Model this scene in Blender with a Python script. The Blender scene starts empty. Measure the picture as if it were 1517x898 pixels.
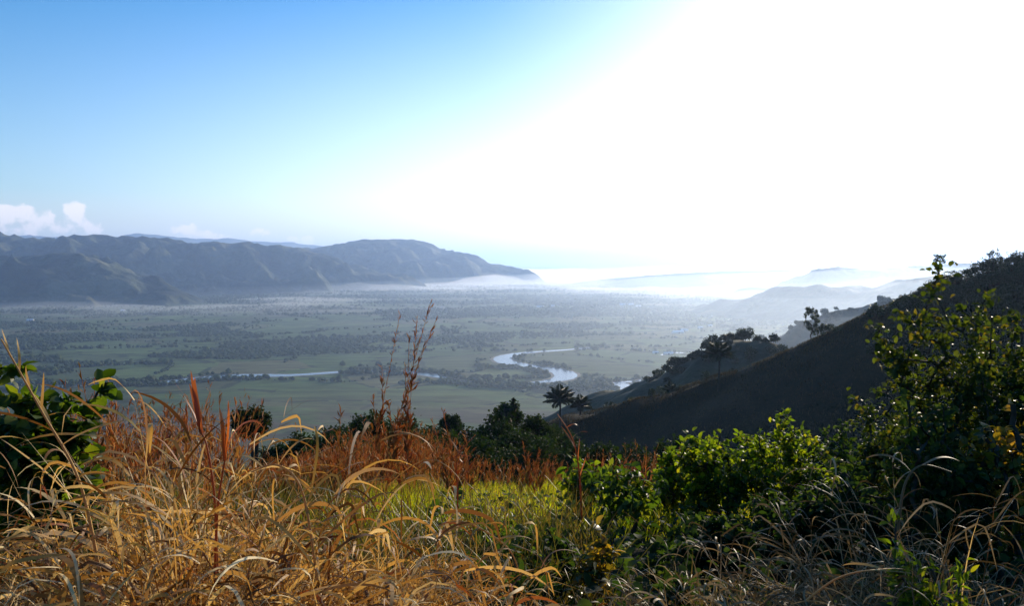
import bpy, math, random
import numpy as np
from math import radians as R, sin, cos, pi

SC = bpy.context.scene
COL = SC.collection
rng = np.random.default_rng(7)
random.seed(7)

# ------------------------------------------------------------------ camera model (authoring ruler: photo pixel -> place)
FPX, CX, CY, HOR = 1237.0, 758.5, 449.0, 390.0
PITCH = math.atan((CY - HOR) / FPX)
VZ = -250.0                       # valley floor, eye level is z = 0

def at(px, py, Y):
    u, v = (px - CX) / FPX, -(py - CY) / FPX
    y = cos(PITCH) + sin(PITCH) * v
    z = -sin(PITCH) + cos(PITCH) * v
    return np.array((u / y * Y, Y, z / y * Y))

def on_valley(px, py):
    p = at(px, py, 1.0)
    t = VZ / p[2]
    return np.array((p[0] * t, t, VZ))

SUN_AZ, SUN_EL = R(33.0), R(13.5)     # azimuth from +Y towards +X
SUN_DIR = np.array((sin(SUN_AZ) * cos(SUN_EL), cos(SUN_AZ) * cos(SUN_EL), sin(SUN_EL)))

# ------------------------------------------------------------------ noise
def _hash(ix, iy, seed):
    h = (ix.astype(np.int64) * 374761393 + iy.astype(np.int64) * 668265263 + seed * 974711) & 0xffffffff
    h = ((h ^ (h >> 13)) * 1274126177) & 0xffffffff
    return ((h ^ (h >> 16)) & 0xffff) / 65535.0 * 2 * pi

def perlin(x, y, seed=0):
    x = np.asarray(x, float); y = np.asarray(y, float)
    ix = np.floor(x); iy = np.floor(y); fx = x - ix; fy = y - iy
    u = fx * fx * fx * (fx * (fx * 6 - 15) + 10); v = fy * fy * fy * (fy * (fy * 6 - 15) + 10)
    def g(dx, dy):
        a = _hash(ix + dx, iy + dy, seed)
        return np.cos(a) * (fx - dx) + np.sin(a) * (fy - dy)
    a = g(0, 0) * (1 - u) + g(1, 0) * u
    b = g(0, 1) * (1 - u) + g(1, 1) * u
    return (a * (1 - v) + b * v) * 1.4

def fbm(x, y, seed=0, oct=4, gain=.5):
    s, a, f = 0, 1.0, 1.0
    for i in range(oct):
        s = s + a * perlin(x * f, y * f, seed + i * 17); a *= gain; f *= 2.03
    return s

def ridged(x, y, seed=0, oct=4):
    s, a, f, w = 0, 1.0, 1.0, 1.0
    for i in range(oct):
        n = (1 - np.abs(perlin(x * f, y * f, seed + i * 31))) ** 2
        s = s + a * n * w; w = np.clip(n * 1.3, 0, 1); a *= .5; f *= 2.05
    return s / 1.6

# ------------------------------------------------------------------ meshes
def mesh_data(name, V, faces, mats, smooth=True):
    """faces: list of (int array n x k, material index)"""
    V = np.asarray(V, np.float32)
    me = bpy.data.meshes.new(name)
    me.vertices.add(len(V)); me.vertices.foreach_set('co', V.ravel())
    faces = [(np.asarray(F, np.int32), m) for F, m in faces if len(F)]
    loops = np.concatenate([F.ravel() for F, m in faces])
    tot = np.concatenate([np.full(len(F), F.shape[1], np.int32) for F, m in faces])
    mi = np.concatenate([np.full(len(F), m, np.int32) for F, m in faces])
    st = np.zeros(len(tot), np.int32); st[1:] = np.cumsum(tot)[:-1]
    me.loops.add(len(loops)); me.loops.foreach_set('vertex_index', loops)
    me.polygons.add(len(tot))
    me.polygons.foreach_set('loop_start', st); me.polygons.foreach_set('loop_total', tot)
    for m in (mats if isinstance(mats, (list, tuple)) else [mats]): me.materials.append(m)
    me.polygons.foreach_set('material_index', mi)
    me.polygons.foreach_set('use_smooth', np.full(len(tot), bool(smooth)))
    me.update(calc_edges=True); me.validate()
    return me

def link(name, me, parent=None, loc=None):
    o = bpy.data.objects.new(name, me); COL.objects.link(o)
    if parent is not None: o.parent = parent
    if loc is not None: o.location = tuple(float(v) for v in loc)
    return o

def tag(o, label=None, cat=None, group=None, kind=None):
    if label: o['label'] = label
    if cat: o['category'] = cat
    if group: o['group'] = group
    if kind: o['kind'] = kind
    return o

def empty(name, loc, label=None, cat=None, group=None):
    o = bpy.data.objects.new(name, None); COL.objects.link(o)
    o.location = tuple(float(v) for v in loc); o.empty_display_size = .2
    return tag(o, label, cat, group)

class MB:
    def __init__(s): s.V, s.F, s.n = [], [], 0
    def add(s, V, F, m=0):
        V = np.asarray(V, float).reshape(-1, 3)
        F = np.asarray(F, np.int64)
        s.V.append(V); s.F.append((F + s.n, m)); s.n += len(V)
    def data(s, name, mats, smooth=True):
        return mesh_data(name, np.concatenate(s.V), s.F, mats, smooth)

def grid_faces(nu, nv, wrap=False):
    i = np.arange(nu - 1)[:, None]; j = np.arange(nv if wrap else nv - 1)[None, :]
    a = i * nv + j; b = i * nv + (j + 1) % nv
    return np.stack([a, b, b + nv, a + nv], -1).reshape(-1, 4)

def tube(mb, pts, radii, sides=5, m=0):
    pts = np.asarray(pts, float); n = len(pts)
    d = np.gradient(pts, axis=0); d /= np.linalg.norm(d, axis=1)[:, None] + 1e-9
    ref = np.array((0.31, 0.17, 0.94)) if abs(d[0][2]) < .8 else np.array((1., .2, 0.))
    s = np.cross(d, ref); s /= np.linalg.norm(s, axis=1)[:, None] + 1e-9
    t = np.cross(d, s)
    a = np.arange(sides) / sides * 2 * pi
    V = pts[:, None, :] + np.asarray(radii)[:, None, None] * (s[:, None, :] * np.cos(a)[None, :, None] + t[:, None, :] * np.sin(a)[None, :, None])
    F = grid_faces(n, sides, True)
    mb.add(V, F, m)

def norm(v): return v / (np.linalg.norm(v, axis=-1, keepdims=True) + 1e-9)

# broad leaf: midrib along +y, folded and curled
def leaf_template(fold=.22, curl=.25, shape=(.0, .36, .5, .34)):
    V = [(0, 0, 0)]
    for t, w in ((.22, shape[1]), (.5, shape[2]), (.78, shape[3])):
        z = -curl * t * t
        V += [(-w, t, z + fold * w), (0, t, z), (w, t, z + fold * w)]
    V.append((0, 1, -curl))
    F = [(0, 2, 1), (0, 3, 2)]
    for k in (1, 4):
        F += [(k, k + 1, k + 4), (k, k + 4, k + 3), (k + 1, k + 2, k + 5), (k + 1, k + 5, k + 4)]
    F += [(7, 8, 10), (8, 9, 10)]
    return np.array(V, float), np.array(F)
LEAF = leaf_template()
LEAF_SMALL = (np.array([(0, 0, 0), (-.42, .5, .1), (.42, .5, .1), (0, 1, -.15)], float), np.array([(0, 3, 1), (0, 2, 3)]))

def leaves(mb, P, D, N, L, W, tmpl=LEAF, m=0):
    """P base points, D direction, N rough normal, L lengths, W width/length ratio"""
    TV, TF = tmpl
    D = norm(D); S = norm(np.cross(D, N)); Nn = np.cross(S, D)
    L = np.asarray(L)[:, None, None]
    V = P[:, None, :] + L * (TV[None, :, 0:1] * W * S[:, None, :] + TV[None, :, 1:2] * D[:, None, :] + TV[None, :, 2:3] * Nn[:, None, :])
    F = TF[None, :, :] + (np.arange(len(P)) * len(TV))[:, None, None]
    mb.add(V.reshape(-1, 3), F.reshape(-1, TF.shape[1]), m)

def blades(mb, P, az, th0, L, W, bend, K=6, power=1.4, kink=None, twist=0.0, m=0, wob=.25, droop_tip=True, r=rng):
    """ribbons that leave P at polar angle th0 (from vertical) towards az and bend over"""
    n = len(P); t = np.linspace(0, 1, K + 1)
    wob_a = r.normal(0, wob, (n, 1)); wob_p = r.uniform(0, 6.28, (n, 1))
    th = th0[:, None] + bend[:, None] * t[None, :] ** power + .08 * np.sin(t[None, :] * 5 + wob_p)
    if kink is not None:
        kt, ka = kink
        th = th + np.where(t[None, :] > kt[:, None], ka[:, None], 0)
    th = np.minimum(th, 2.9)
    a = az[:, None] + wob_a * t[None, :] * 2 + .12 * np.sin(4 * t[None, :] + wob_p)
    d = np.stack([np.sin(th) * np.sin(a), np.sin(th) * np.cos(a), np.cos(th)], -1)
    step = (L / K)[:, None, None]
    C = P[:, None, :] + np.concatenate([np.zeros((n, 1, 3)), np.cumsum((d[:, :-1] + d[:, 1:]) / 2 * step, 1)], 1)
    side = np.stack([np.cos(a), -np.sin(a), np.zeros_like(a)], -1)
    up = np.cross(side, d)
    tw = (r.normal(0, 1, (n, 1)) * twist + r.normal(0, 1, (n, 1)) * twist * 1.5 * t[None, :])[..., None]
    side = side * np.cos(tw) + up * np.sin(tw)
    prof = np.minimum(1, .55 + 1.6 * t) * np.clip(1 - t ** 3, 0, 1) ** .8
    prof[-1] = .03
    w = (W[:, None] * prof[None, :] / 2)[..., None]
    V = np.stack([C - side * w, C + side * w], 2)            # n,K+1,2,3
    base = (np.arange(n) * (K + 1) * 2)[:, None, None]
    k = (np.arange(K) * 2)[None, :, None]
    F = base + k + np.array([0, 1, 3, 2])[None, None, :]
    mb.add(V.reshape(-1, 3), F.reshape(-1, 4), m)
    return C, d

# ------------------------------------------------------------------ materials
def new_mat(name):
    m = bpy.data.materials.new(name); m.use_nodes = True
    nt = m.node_tree; nt.nodes.clear()
    return m, nt, nt.nodes.new('ShaderNodeOutputMaterial')

def N(nt, kind, **kw):
    n = nt.nodes.new(kind)
    for k, v in kw.items():
        if k in n.inputs: n.inputs[k].default_value = v
        else: setattr(n, k, v)
    return n

def ramp(nt, fac, stops):
    r = nt.nodes.new('ShaderNodeValToRGB'); e = r.color_ramp.elements
    while len(e) < len(stops): e.new(.5)
    for el, (p, c) in zip(e, stops): el.position = p; el.color = (*c, 1)
    nt.links.new(fac, r.inputs[0]); return r.outputs[0]

def mixc(nt, fac, a, b, mode='MIX'):
    n = nt.nodes.new('ShaderNodeMix'); n.data_type = 'RGBA'; n.blend_type = mode
    for sock, v in ((n.inputs[0], fac), (n.inputs[6], a), (n.inputs[7], b)):
        if hasattr(v, 'links'): nt.links.new(v, sock)
        elif isinstance(v, tuple): sock.default_value = (*v, 1)
        else: sock.default_value = v
    return n.outputs[2]

def math_n(nt, op, a, b=None, clamp=False):
    n = nt.nodes.new('ShaderNodeMath'); n.operation = op; n.use_clamp = clamp
    for i, v in enumerate((a, b)):
        if v is None: continue
        if hasattr(v, 'links'): nt.links.new(v, n.inputs[i])
        else: n.inputs[i].default_value = v
    return n.outputs[0]

def island(nt):
    return nt.nodes.new('ShaderNodeNewGeometry').outputs['Random Per Island']

def leafy(name, stops, trans=.4, tint=(1.3, 1.5, .6), rough=.45, spec=.4, patch=0):
    """leaf / blade: reflects, and lets sun through in a warmer tint"""
    m, nt, out = new_mat(name)
    f = island(nt)
    c = ramp(nt, f, stops)
    if patch:
        tc = N(nt, 'ShaderNodeTexCoord'); nz = N(nt, 'ShaderNodeTexNoise', Scale=patch, Detail=2.0)
        nt.links.new(tc.outputs['Object'], nz.inputs['Vector'])
        v = math_n(nt, 'MULTIPLY_ADD', nz.outputs['Fac'], 1.4); v.node.inputs[2].default_value = .3
        c = mixc(nt, 1.0, c, v, 'MULTIPLY')
    b = N(nt, 'ShaderNodeBsdfPrincipled', Roughness=rough)
    b.inputs['Specular IOR Level'].default_value = spec
    nt.links.new(c, b.inputs['Base Color'])
    t = N(nt, 'ShaderNodeBsdfTranslucent')
    tcx = mixc(nt, 1.0, c, tint, 'MULTIPLY'); nt.links.new(tcx, t.inputs['Color'])
    mx = N(nt, 'ShaderNodeMixShader'); mx.inputs[0].default_value = trans
    nt.links.new(b.outputs[0], mx.inputs[1]); nt.links.new(t.outputs[0], mx.inputs[2])
    nt.links.new(mx.outputs[0], out.inputs['Surface'])
    return m

def rough_mat(name, stops, scale, detail=6, rough=.9, spec=.2, bump=0, bscale=None, coord='Object', stretch=None):
    m, nt, out = new_mat(name)
    tc = N(nt, 'ShaderNodeTexCoord'); src = tc.outputs[coord]
    if stretch:
        mp = N(nt, 'ShaderNodeMapping', Scale=stretch); nt.links.new(src, mp.inputs['Vector']); src = mp.outputs[0]
    nz = N(nt, 'ShaderNodeTexNoise', Scale=scale, Detail=float(detail), Roughness=.6)
    nt.links.new(src, nz.inputs['Vector'])
    c = ramp(nt, nz.outputs['Fac'], stops)
    b = N(nt, 'ShaderNodeBsdfPrincipled', Roughness=rough); b.inputs['Specular IOR Level'].default_value = spec
    nt.links.new(c, b.inputs['Base Color'])
    if bump:
        n2 = N(nt, 'ShaderNodeTexNoise', Scale=bscale or scale * 3, Detail=6.0); nt.links.new(src, n2.inputs['Vector'])
        bp = N(nt, 'ShaderNodeBump', Strength=1.0, Distance=bump); nt.links.new(n2.outputs['Fac'], bp.inputs['Height'])
        nt.links.new(bp.outputs[0], b.inputs['Normal'])
    nt.links.new(b.outputs[0], out.inputs['Surface'])
    return m
SUN_E, SKY_STR, SKY_SAT, EXPO = 5.0, .12, 1.3, 0.5
SKY_TINT = (.75, .935, 1.15)
AUR_W, AUR_P, AUR_S, HGL_S = .62, 1.7, 9.0, 17.0
HAZE_D, HAZE_G, HAZE_C = 5.5e-5, .5, (.45, .64, 1.0)
LAYER_D, LAYER_G, LAYER_C = 1.0e-4, .72, (.72, .83, .98)
MIST_D = 7e-4
MIST = [(600, 418, 1700, 900, 240), (470, 432, 1000, 500, 120), (720, 415, 2600, 1500, 230), (860, 414, 3000, 2600, 230), (760, 409, 3000, 2200, 200), (900, 416, 700, 700, 150), (690, 416, 500, 500, 100),
        (150, 458, 1500, 420, 36), (330, 448, 1100, 500, 48), (1250, 425, 1500, 1500, 130), (1150, 440, 700, 500, 90), (40, 468, 700, 300, 26), (1330, 440, 600, 500, 100), (820, 422, 1600, 1200, 110), (980, 432, 700, 500, 60)]
# ------------------------------------------------------------------ camera, sun, sky, air
cam = bpy.data.cameras.new('camera'); co = link('camera', cam)
cam.sensor_width = 36.0; cam.lens = 36.0 * FPX / 1517.0
cam.clip_start = .05; cam.clip_end = 300000.0
co.rotation_euler = (pi / 2 - PITCH, 0, 0)
SC.camera = co

sun = bpy.data.lights.new('sun', 'SUN'); so = link('sun', sun)
sun.energy = SUN_E; sun.angle = R(.53); sun.color = (1.0, .86, .66)
from mathutils import Vector
so.rotation_euler = Vector(tuple(SUN_DIR)).to_track_quat('Z', 'Y').to_euler()

w = bpy.data.worlds.new('World'); SC.world = w; w.use_nodes = True
nt = w.node_tree; nt.nodes.clear()
wo = nt.nodes.new('ShaderNodeOutputWorld')
sky = nt.nodes.new('ShaderNodeTexSky'); sky.sky_type = 'NISHITA'; sky.sun_disc = False
sky.sun_elevation = SUN_EL; sky.sun_rotation = SUN_AZ
sky.air_density = 1.0; sky.dust_density = .7; sky.ozone_density = 1.5; sky.altitude = 400
hs = N(nt, 'ShaderNodeHueSaturation', Saturation=SKY_SAT, Value=1.0); nt.links.new(mixc(nt, 1.0, sky.outputs[0], SKY_TINT, 'MULTIPLY'), hs.inputs['Color'])
geo = nt.nodes.new('ShaderNodeTexCoord')
# the sun's aureole: forward-scattered light round the sun, a function of the angle to it
vm = nt.nodes.new('ShaderNodeVectorMath'); vm.operation = 'DOT_PRODUCT'
nt.links.new(geo.outputs['Generated'], vm.inputs[0]); vm.inputs[1].default_value = tuple(SUN_DIR)
dt = vm.outputs['Value']
ang = math_n(nt, 'ARCCOSINE', math_n(nt, 'MINIMUM', dt, .9999))
aur = math_n(nt, 'POWER', math_n(nt, 'MAXIMUM', math_n(nt, 'SUBTRACT', 1.0, math_n(nt, 'DIVIDE', ang, AUR_W)), 0.0), AUR_P)
aur = math_n(nt, 'MULTIPLY', aur, AUR_S)
glow = mixc(nt, 1.0, (1.22, .92, .95), aur, 'MULTIPLY')
c = mixc(nt, 1.0, hs.outputs[0], glow, 'ADD')
sunward = math_n(nt, 'POWER', math_n(nt, 'MAXIMUM', math_n(nt, 'SUBTRACT', 1.0, math_n(nt, 'DIVIDE', ang, 1.15)), 0.0), 1.5)
# pale horizon bank and a few small cumulus low on the left
sep = N(nt, 'ShaderNodeSeparateXYZ'); nt.links.new(geo.outputs['Generated'], sep.inputs[0])
el = math_n(nt, 'ARCSINE', sep.outputs['Z'])
hz = math_n(nt, 'POWER', math_n(nt, 'MAXIMUM', math_n(nt, 'SUBTRACT', 1.0, math_n(nt, 'DIVIDE', math_n(nt, 'ABSOLUTE', el), R(19))), 0.0), 1.5)
c = mixc(nt, math_n(nt, 'MULTIPLY', hz, .42, True), c, tuple(v / SKY_STR for v in (.62, .66, .72)))
c = mixc(nt, 1.0, c, mixc(nt, 1.0, (1.2, .93, .95), math_n(nt, 'MULTIPLY', math_n(nt, 'MULTIPLY', hz, sunward), HGL_S), 'MULTIPLY'), 'ADD')
hz2 = math_n(nt, 'POWER', math_n(nt, 'MAXIMUM', math_n(nt, 'SUBTRACT', 1.0, math_n(nt, 'DIVIDE', math_n(nt, 'ABSOLUTE', el), R(4.4))), 0.0), .8)
c = mixc(nt, math_n(nt, 'MULTIPLY', hz2, .75, True), c, tuple(v / SKY_STR for v in (.62, .62, .68)))
az = math_n(nt, 'ARCTAN2', sep.outputs['X'], sep.outputs['Y'])
cv = N(nt, 'ShaderNodeCombineXYZ'); nt.links.new(az, cv.inputs[0]); nt.links.new(el, cv.inputs[1])
nz = N(nt, 'ShaderNodeTexNoise', Scale=62.0, Detail=5.0, Roughness=.55); nz.noise_dimensions = '3D'; nt.links.new(cv.outputs[0], nz.inputs['Vector'])
def puff(px, py, rw, rh, s=1.0):
    d = at(px, py, 1.0); d = d / np.linalg.norm(d)
    A, E = math.atan2(d[0], d[1]), math.asin(d[2])
    u = math_n(nt, 'DIVIDE', math_n(nt, 'SUBTRACT', az, A), rw / FPX)
    v = math_n(nt, 'DIVIDE', math_n(nt, 'SUBTRACT', el, E), rh / FPX)
    q = math_n(nt, 'ADD', math_n(nt, 'MULTIPLY', u, u), math_n(nt, 'MULTIPLY', v, v))
    return math_n(nt, 'MULTIPLY', math_n(nt, 'MAXIMUM', math_n(nt, 'SUBTRACT', 1.0, q), 0.0), s)
tot = None
for a in ((-40, 320, 60, 22), (14, 321, 40, 20), (66, 331, 34, 20), (107, 320, 20, 27), (128, 338, 30, 12), (30, 340, 60, 12, .8),
          (272, 342, 26, 14, .9), (300, 350, 50, 9, .9), (385, 345, 18, 8, .7), (452, 356, 22, 9, .9), (435, 354, 12, 7, .8), (-150, 318, 60, 22)):
    p = puff(*a); tot = p if tot is None else math_n(nt, 'MAXIMUM', tot, p)
msk = math_n(nt, 'ADD', tot, math_n(nt, 'MULTIPLY', math_n(nt, 'SUBTRACT', nz.outputs['Fac'], .56), 3.2))
cl = N(nt, 'ShaderNodeMapRange', interpolation_type='SMOOTHSTEP'); nt.links.new(msk, cl.inputs[0]); cl.inputs[1].default_value = .12; cl.inputs[2].default_value = .75
gate = math_n(nt, 'GREATER_THAN', tot, 0.0001)
clm = math_n(nt, 'MULTIPLY', math_n(nt, 'MULTIPLY', cl.outputs[0], gate), .78)
c = mixc(nt, clm, c, tuple(v / SKY_STR for v in (.98, .90, .88)))
bg = N(nt, 'ShaderNodeBackground', Strength=SKY_STR); nt.links.new(c, bg.inputs['Color'])
nt.links.new(bg.outputs[0], wo.inputs['Surface'])

def air_mat(name, dens, color, g):
    m, nt, out = new_mat(name)
    v = N(nt, 'ShaderNodeVolumePrincipled', Density=dens, Anisotropy=g); v.inputs['Color'].default_value = (*color, 1)
    nt.links.new(v.outputs[0], out.inputs['Volume'])
    return m
def box(name, lo, hi, mat):
    x0, y0, z0 = lo; x1, y1, z1 = hi
    V = [(x0, y0, z0), (x1, y0, z0), (x1, y1, z0), (x0, y1, z0), (x0, y0, z1), (x1, y0, z1), (x1, y1, z1), (x0, y1, z1)]
    return link(name, mesh_data(name, V, [([(0, 3, 2, 1), (4, 5, 6, 7), (0, 1, 5, 4), (1, 2, 6, 5), (2, 3, 7, 6), (3, 0, 4, 7)], 0)], mat, False))
hz_o = box('haze', (-95000, -95000, VZ - 41), (95000, 95000, 640), air_mat('haze_air', HAZE_D, HAZE_C, HAZE_G))
tag(hz_o, 'pale blue morning haze filling the whole valley', 'haze', kind='stuff')

# ------------------------------------------------------------------ near hillside with the spur on the right (one sheet)
CREST = np.array([at(*p) for p in ((560, 735, 270), (680, 680, 252), (780, 640, 244), (850, 614, 238), (950, 592, 230), (1067, 557, 222), (1200, 513, 214),
                                   (1300, 465, 209), (1345, 444, 207), (1385, 432, 206), (1420, 419, 205), (1470, 406, 204), (1517, 397, 204), (1700, 370, 204), (2000, 350, 206), (2900, 330, 212))])
def seg_crest(x, y, C, widths=None):
    """distance to a crest polyline and crest height there"""
    best = np.full(x.shape, 1e9); hz_ = np.zeros(x.shape)
    for a, b in zip(C[:-1], C[1:]):
        d = b[:2] - a[:2]; L2 = d @ d
        t = np.clip(((x - a[0]) * d[0] + (y - a[1]) * d[1]) / L2, 0, 1)
        dd = np.hypot(x - a[0] - t * d[0], y - a[1] - t * d[1])
        m = dd < best
        best = np.where(m, dd, best); hz_ = np.where(m, a[2] + t * (b[2] - a[2]), hz_)
    return best, hz_
def base_h(x, y):
    g = np.interp(y, [-900, -60, -6, 1, 3, 8, 12, 17, 30, 80, 300, 900], [60, 9, -1.0, -1.55, -1.68, -2.55, -3.5, -4.75, -10.5, -32, -120, -362])
    g = g + np.clip(x - 5, 0, 60) * .17 * np.clip(1 - (y - 9) / 14, 0, 1)
    return g + .06 * fbm(x * .5, y * .5, 3, 3) + np.clip(np.hypot(x, y) - 15, 0, 60) / 60 * 1.2 * fbm(x * .06, y * .06, 5, 3)
def hill_h(x, y):
    x = np.asarray(x, float); y = np.asarray(y, float)
    b = base_h(x, y)
    acc = 0.0; dmin = 1e9
    for p, q in zip(CREST[:-1], CREST[1:]):
        d, cz = seg_crest(x, y, np.array([p, q]))
        dd = np.sqrt(d * d + 4) - 2
        acc = acc + np.exp(np.clip((cz - .58 * dd) / 1.0, -600, 200)); dmin = np.minimum(dmin, d)
    s = 1.0 * np.log(acc + 1e-300) + np.clip(dmin / 30, 0, 1) * (2.0 * fbm(x * .035, y * .02, 9, 4)) - .4
    k = 3.0
    m = np.maximum(b, s)
    return m + k * np.log(np.exp((b - m) / k) + np.exp((s - m) / k))
def hz(x, y): return float(hill_h(np.array([x]), np.array([y]))[0])

rr = np.concatenate([[0], np.geomspace(.5, 980, 260)])
aa = np.concatenate([np.linspace(-pi, -R(48), 50, endpoint=False), np.linspace(-R(48), R(48), 330, endpoint=False), np.linspace(R(48), pi, 50, endpoint=False)])
X = rr[:, None] * np.sin(aa)[None, :]; Y = rr[:, None] * np.cos(aa)[None, :]
Z = hill_h(X, Y)
V = np.stack([X, Y, np.maximum(Z, VZ - 35)], -1).reshape(-1, 3)
M_hill, nt, out = new_mat('hillside_soil')
tc = N(nt, 'ShaderNodeTexCoord')
n1 = N(nt, 'ShaderNodeTexNoise', Scale=.08, Detail=8.0, Roughness=.65); nt.links.new(tc.outputs['Object'], n1.inputs['Vector'])
n2 = N(nt, 'ShaderNodeTexNoise', Scale=1.6, Detail=8.0, Roughness=.7); nt.links.new(tc.outputs['Object'], n2.inputs['Vector'])
f = math_n(nt, 'ADD', math_n(nt, 'MULTIPLY', n1.outputs['Fac'], .6), math_n(nt, 'MULTIPLY', n2.outputs['Fac'], .4))
c = ramp(nt, f, [(.36, (.007, .009, .003)), (.48, (.020, .016, .006)), (.58, (.034, .025, .010)), (.68, (.055, .036, .014))])
b = N(nt, 'ShaderNodeBsdfPrincipled', Roughness=.95); b.inputs['Specular IOR Level'].default_value = .1
nt.links.new(c, b.inputs['Base Color'])
bp = N(nt, 'ShaderNodeBump', Strength=.8, Distance=.25); nt.links.new(n2.outputs['Fac'], bp.inputs['Height']); nt.links.new(bp.outputs[0], b.inputs['Normal'])
nt.links.new(b.outputs[0], out.inputs['Surface'])
tag(link('hillside', mesh_data('hillside', V, [(grid_faces(len(rr), len(aa), True), 0)], M_hill)), kind='structure')

# ------------------------------------------------------------------ river course (world points on the valley floor)
def smooth_path(P, n=10):
    P = np.asarray(P, float); Q = []
    for i in range(len(P) - 1):
        p0, p1, p2, p3 = P[max(i - 1, 0)], P[i], P[i + 1], P[min(i + 2, len(P) - 1)]
        for t in np.linspace(0, 1, n, endpoint=False):
            Q.append(.5 * ((2 * p1) + (-p0 + p2) * t + (2 * p0 - 5 * p1 + 4 * p2 - p3) * t * t + (-p0 + 3 * p1 - 3 * p2 + p3) * t ** 3))
    Q.append(P[-1]); return np.array(Q)
RIV1 = [(880, 515, 26), (835, 519, 30), (790, 522, 40), (758, 526, 50), (744, 531, 56), (752, 537, 66), (785, 543, 58), (815, 547, 62), (835, 553, 68), (836, 560, 62),
        (815, 565, 42), (780, 568, 26), (735, 569, 22), (690, 566, 18), (655, 560, 24), (630, 555, 44), (600, 552, 44), (550, 550.5, 34), (500, 552, 40), (440, 556, 42), (390, 557, 64), (340, 558, 76), (290, 562, 62), (235, 567, 34), (180, 569, 24), (100, 572, 24), (-80, 578, 30), (-400, 590, 30)]
RIV2 = [(1010, 552, 14), (960, 562, 16), (935, 566, 24), (918, 567, 30), (921, 571, 42), (930, 577, 44), (960, 590, 40)]
RIV_W = []
def riverpath(R_):
    P = np.array([np.append(on_valley(a, b)[:2], w_ * .78) for a, b, w_ in R_]); return smooth_path(P, 10)
paths = [riverpath(RIV1), riverpath(RIV2)]
def river_dist(x, y):
    d = np.full(np.shape(x), 1e9)
    for Q in paths:
        for a, b in zip(Q[:-1:2], Q[2::2]):
            v = b[:2] - a[:2]; L2 = v @ v + 1e-9
            t = np.clip(((x - a[0]) * v[0] + (y - a[1]) * v[1]) / L2, 0, 1)
            d = np.minimum(d, np.hypot(x - a[0] - t * v[0], y - a[1] - t * v[1]) - (a[2] + b[2]) / 4)
    return d
M_water, nt, out = new_mat('river_water')
b = N(nt, 'ShaderNodeBsdfPrincipled', Roughness=.22); b.inputs['Base Color'].default_value = (.07, .08, .075, 1); b.inputs['IOR'].default_value = 1.33
b.inputs['Specular IOR Level'].default_value = .5
tc = N(nt, 'ShaderNodeTexCoord'); n1 = N(nt, 'ShaderNodeTexNoise', Scale=.05, Detail=4.0); nt.links.new(tc.outputs['Object'], n1.inputs['Vector'])
bp = N(nt, 'ShaderNodeBump', Strength=.25, Distance=1.0); nt.links.new(n1.outputs['Fac'], bp.inputs['Height']); nt.links.new(bp.outputs[0], b.inputs['Normal'])
nt.links.new(b.outputs[0], out.inputs['Surface'])
M_bank = rough_mat('bank_sand', [(.35, (.09, .08, .055)), (.65, (.20, .17, .12))], .03)
def ribbon(name, Q, extra, z, mat, seed):
    d = np.gradient(Q[:, :2], axis=0); d /= np.linalg.norm(d, axis=1)[:, None] + 1e-9
    s = np.stack([-d[:, 1], d[:, 0]], 1)
    i = np.arange(len(Q))
    wl = Q[:, 2] / 2 + extra * (.5 + .9 * np.abs(perlin(i * .21, i * 0, seed))) + (4 if not extra else 0) * perlin(i * .37, i * 0 + 5, seed)
    wr = Q[:, 2] / 2 + extra * (.5 + .9 * np.abs(perlin(i * .23, i * 0, seed + 3))) + (4 if not extra else 0) * perlin(i * .33, i * 0 + 9, seed)
    V = np.stack([np.column_stack([Q[:, :2] - s * wl[:, None], np.full(len(Q), z)]), np.column_stack([Q[:, :2] + s * wr[:, None], np.full(len(Q), z)])], 1).reshape(-1, 3)
    return tag(link(name, mesh_data(name, V, [(grid_faces(len(Q), 2), 0)], mat, False)), kind='structure')
for k, Q in enumerate(paths):
    ribbon('river_bank', Q, 13, VZ + .25 + .05 * k, M_bank, 40 + k)
    ribbon('river', Q, 0, VZ + .5 + .05 * k, M_water, 50 + k)
# small ponds: glints on the plain
mbp = MB()
for (px, py, rx, ry) in ((652, 455, 9, 22), (640, 459, 5, 14), (700, 427, 10, 60), (722, 430, 9, 70), (742, 431, 8, 50), (670, 424, 5, 30), (604, 452, 7, 20), (872, 424, 8, 40), (1000, 523, 14, 16), (715, 453, 5, 14), (690, 448, 9, 16), (985, 526, 8, 12)):
    p = on_valley(px, py); a = np.linspace(0, 2 * pi, 20, endpoint=False)
    rad = 1 + .3 * perlin(np.cos(a) * 1.5 + px, np.sin(a) * 1.5 + py, 3)
    r_x = rx * p[1] / FPX
    V = np.column_stack([p[0] + r_x * rad * np.cos(a), p[1] + ry * rad * np.sin(a), np.full(20, VZ + .45)])
    tag(link('pond', mesh_data('pond', V, [(np.arange(20)[None, :], 0)], M_water, False)), kind='structure')

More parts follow.
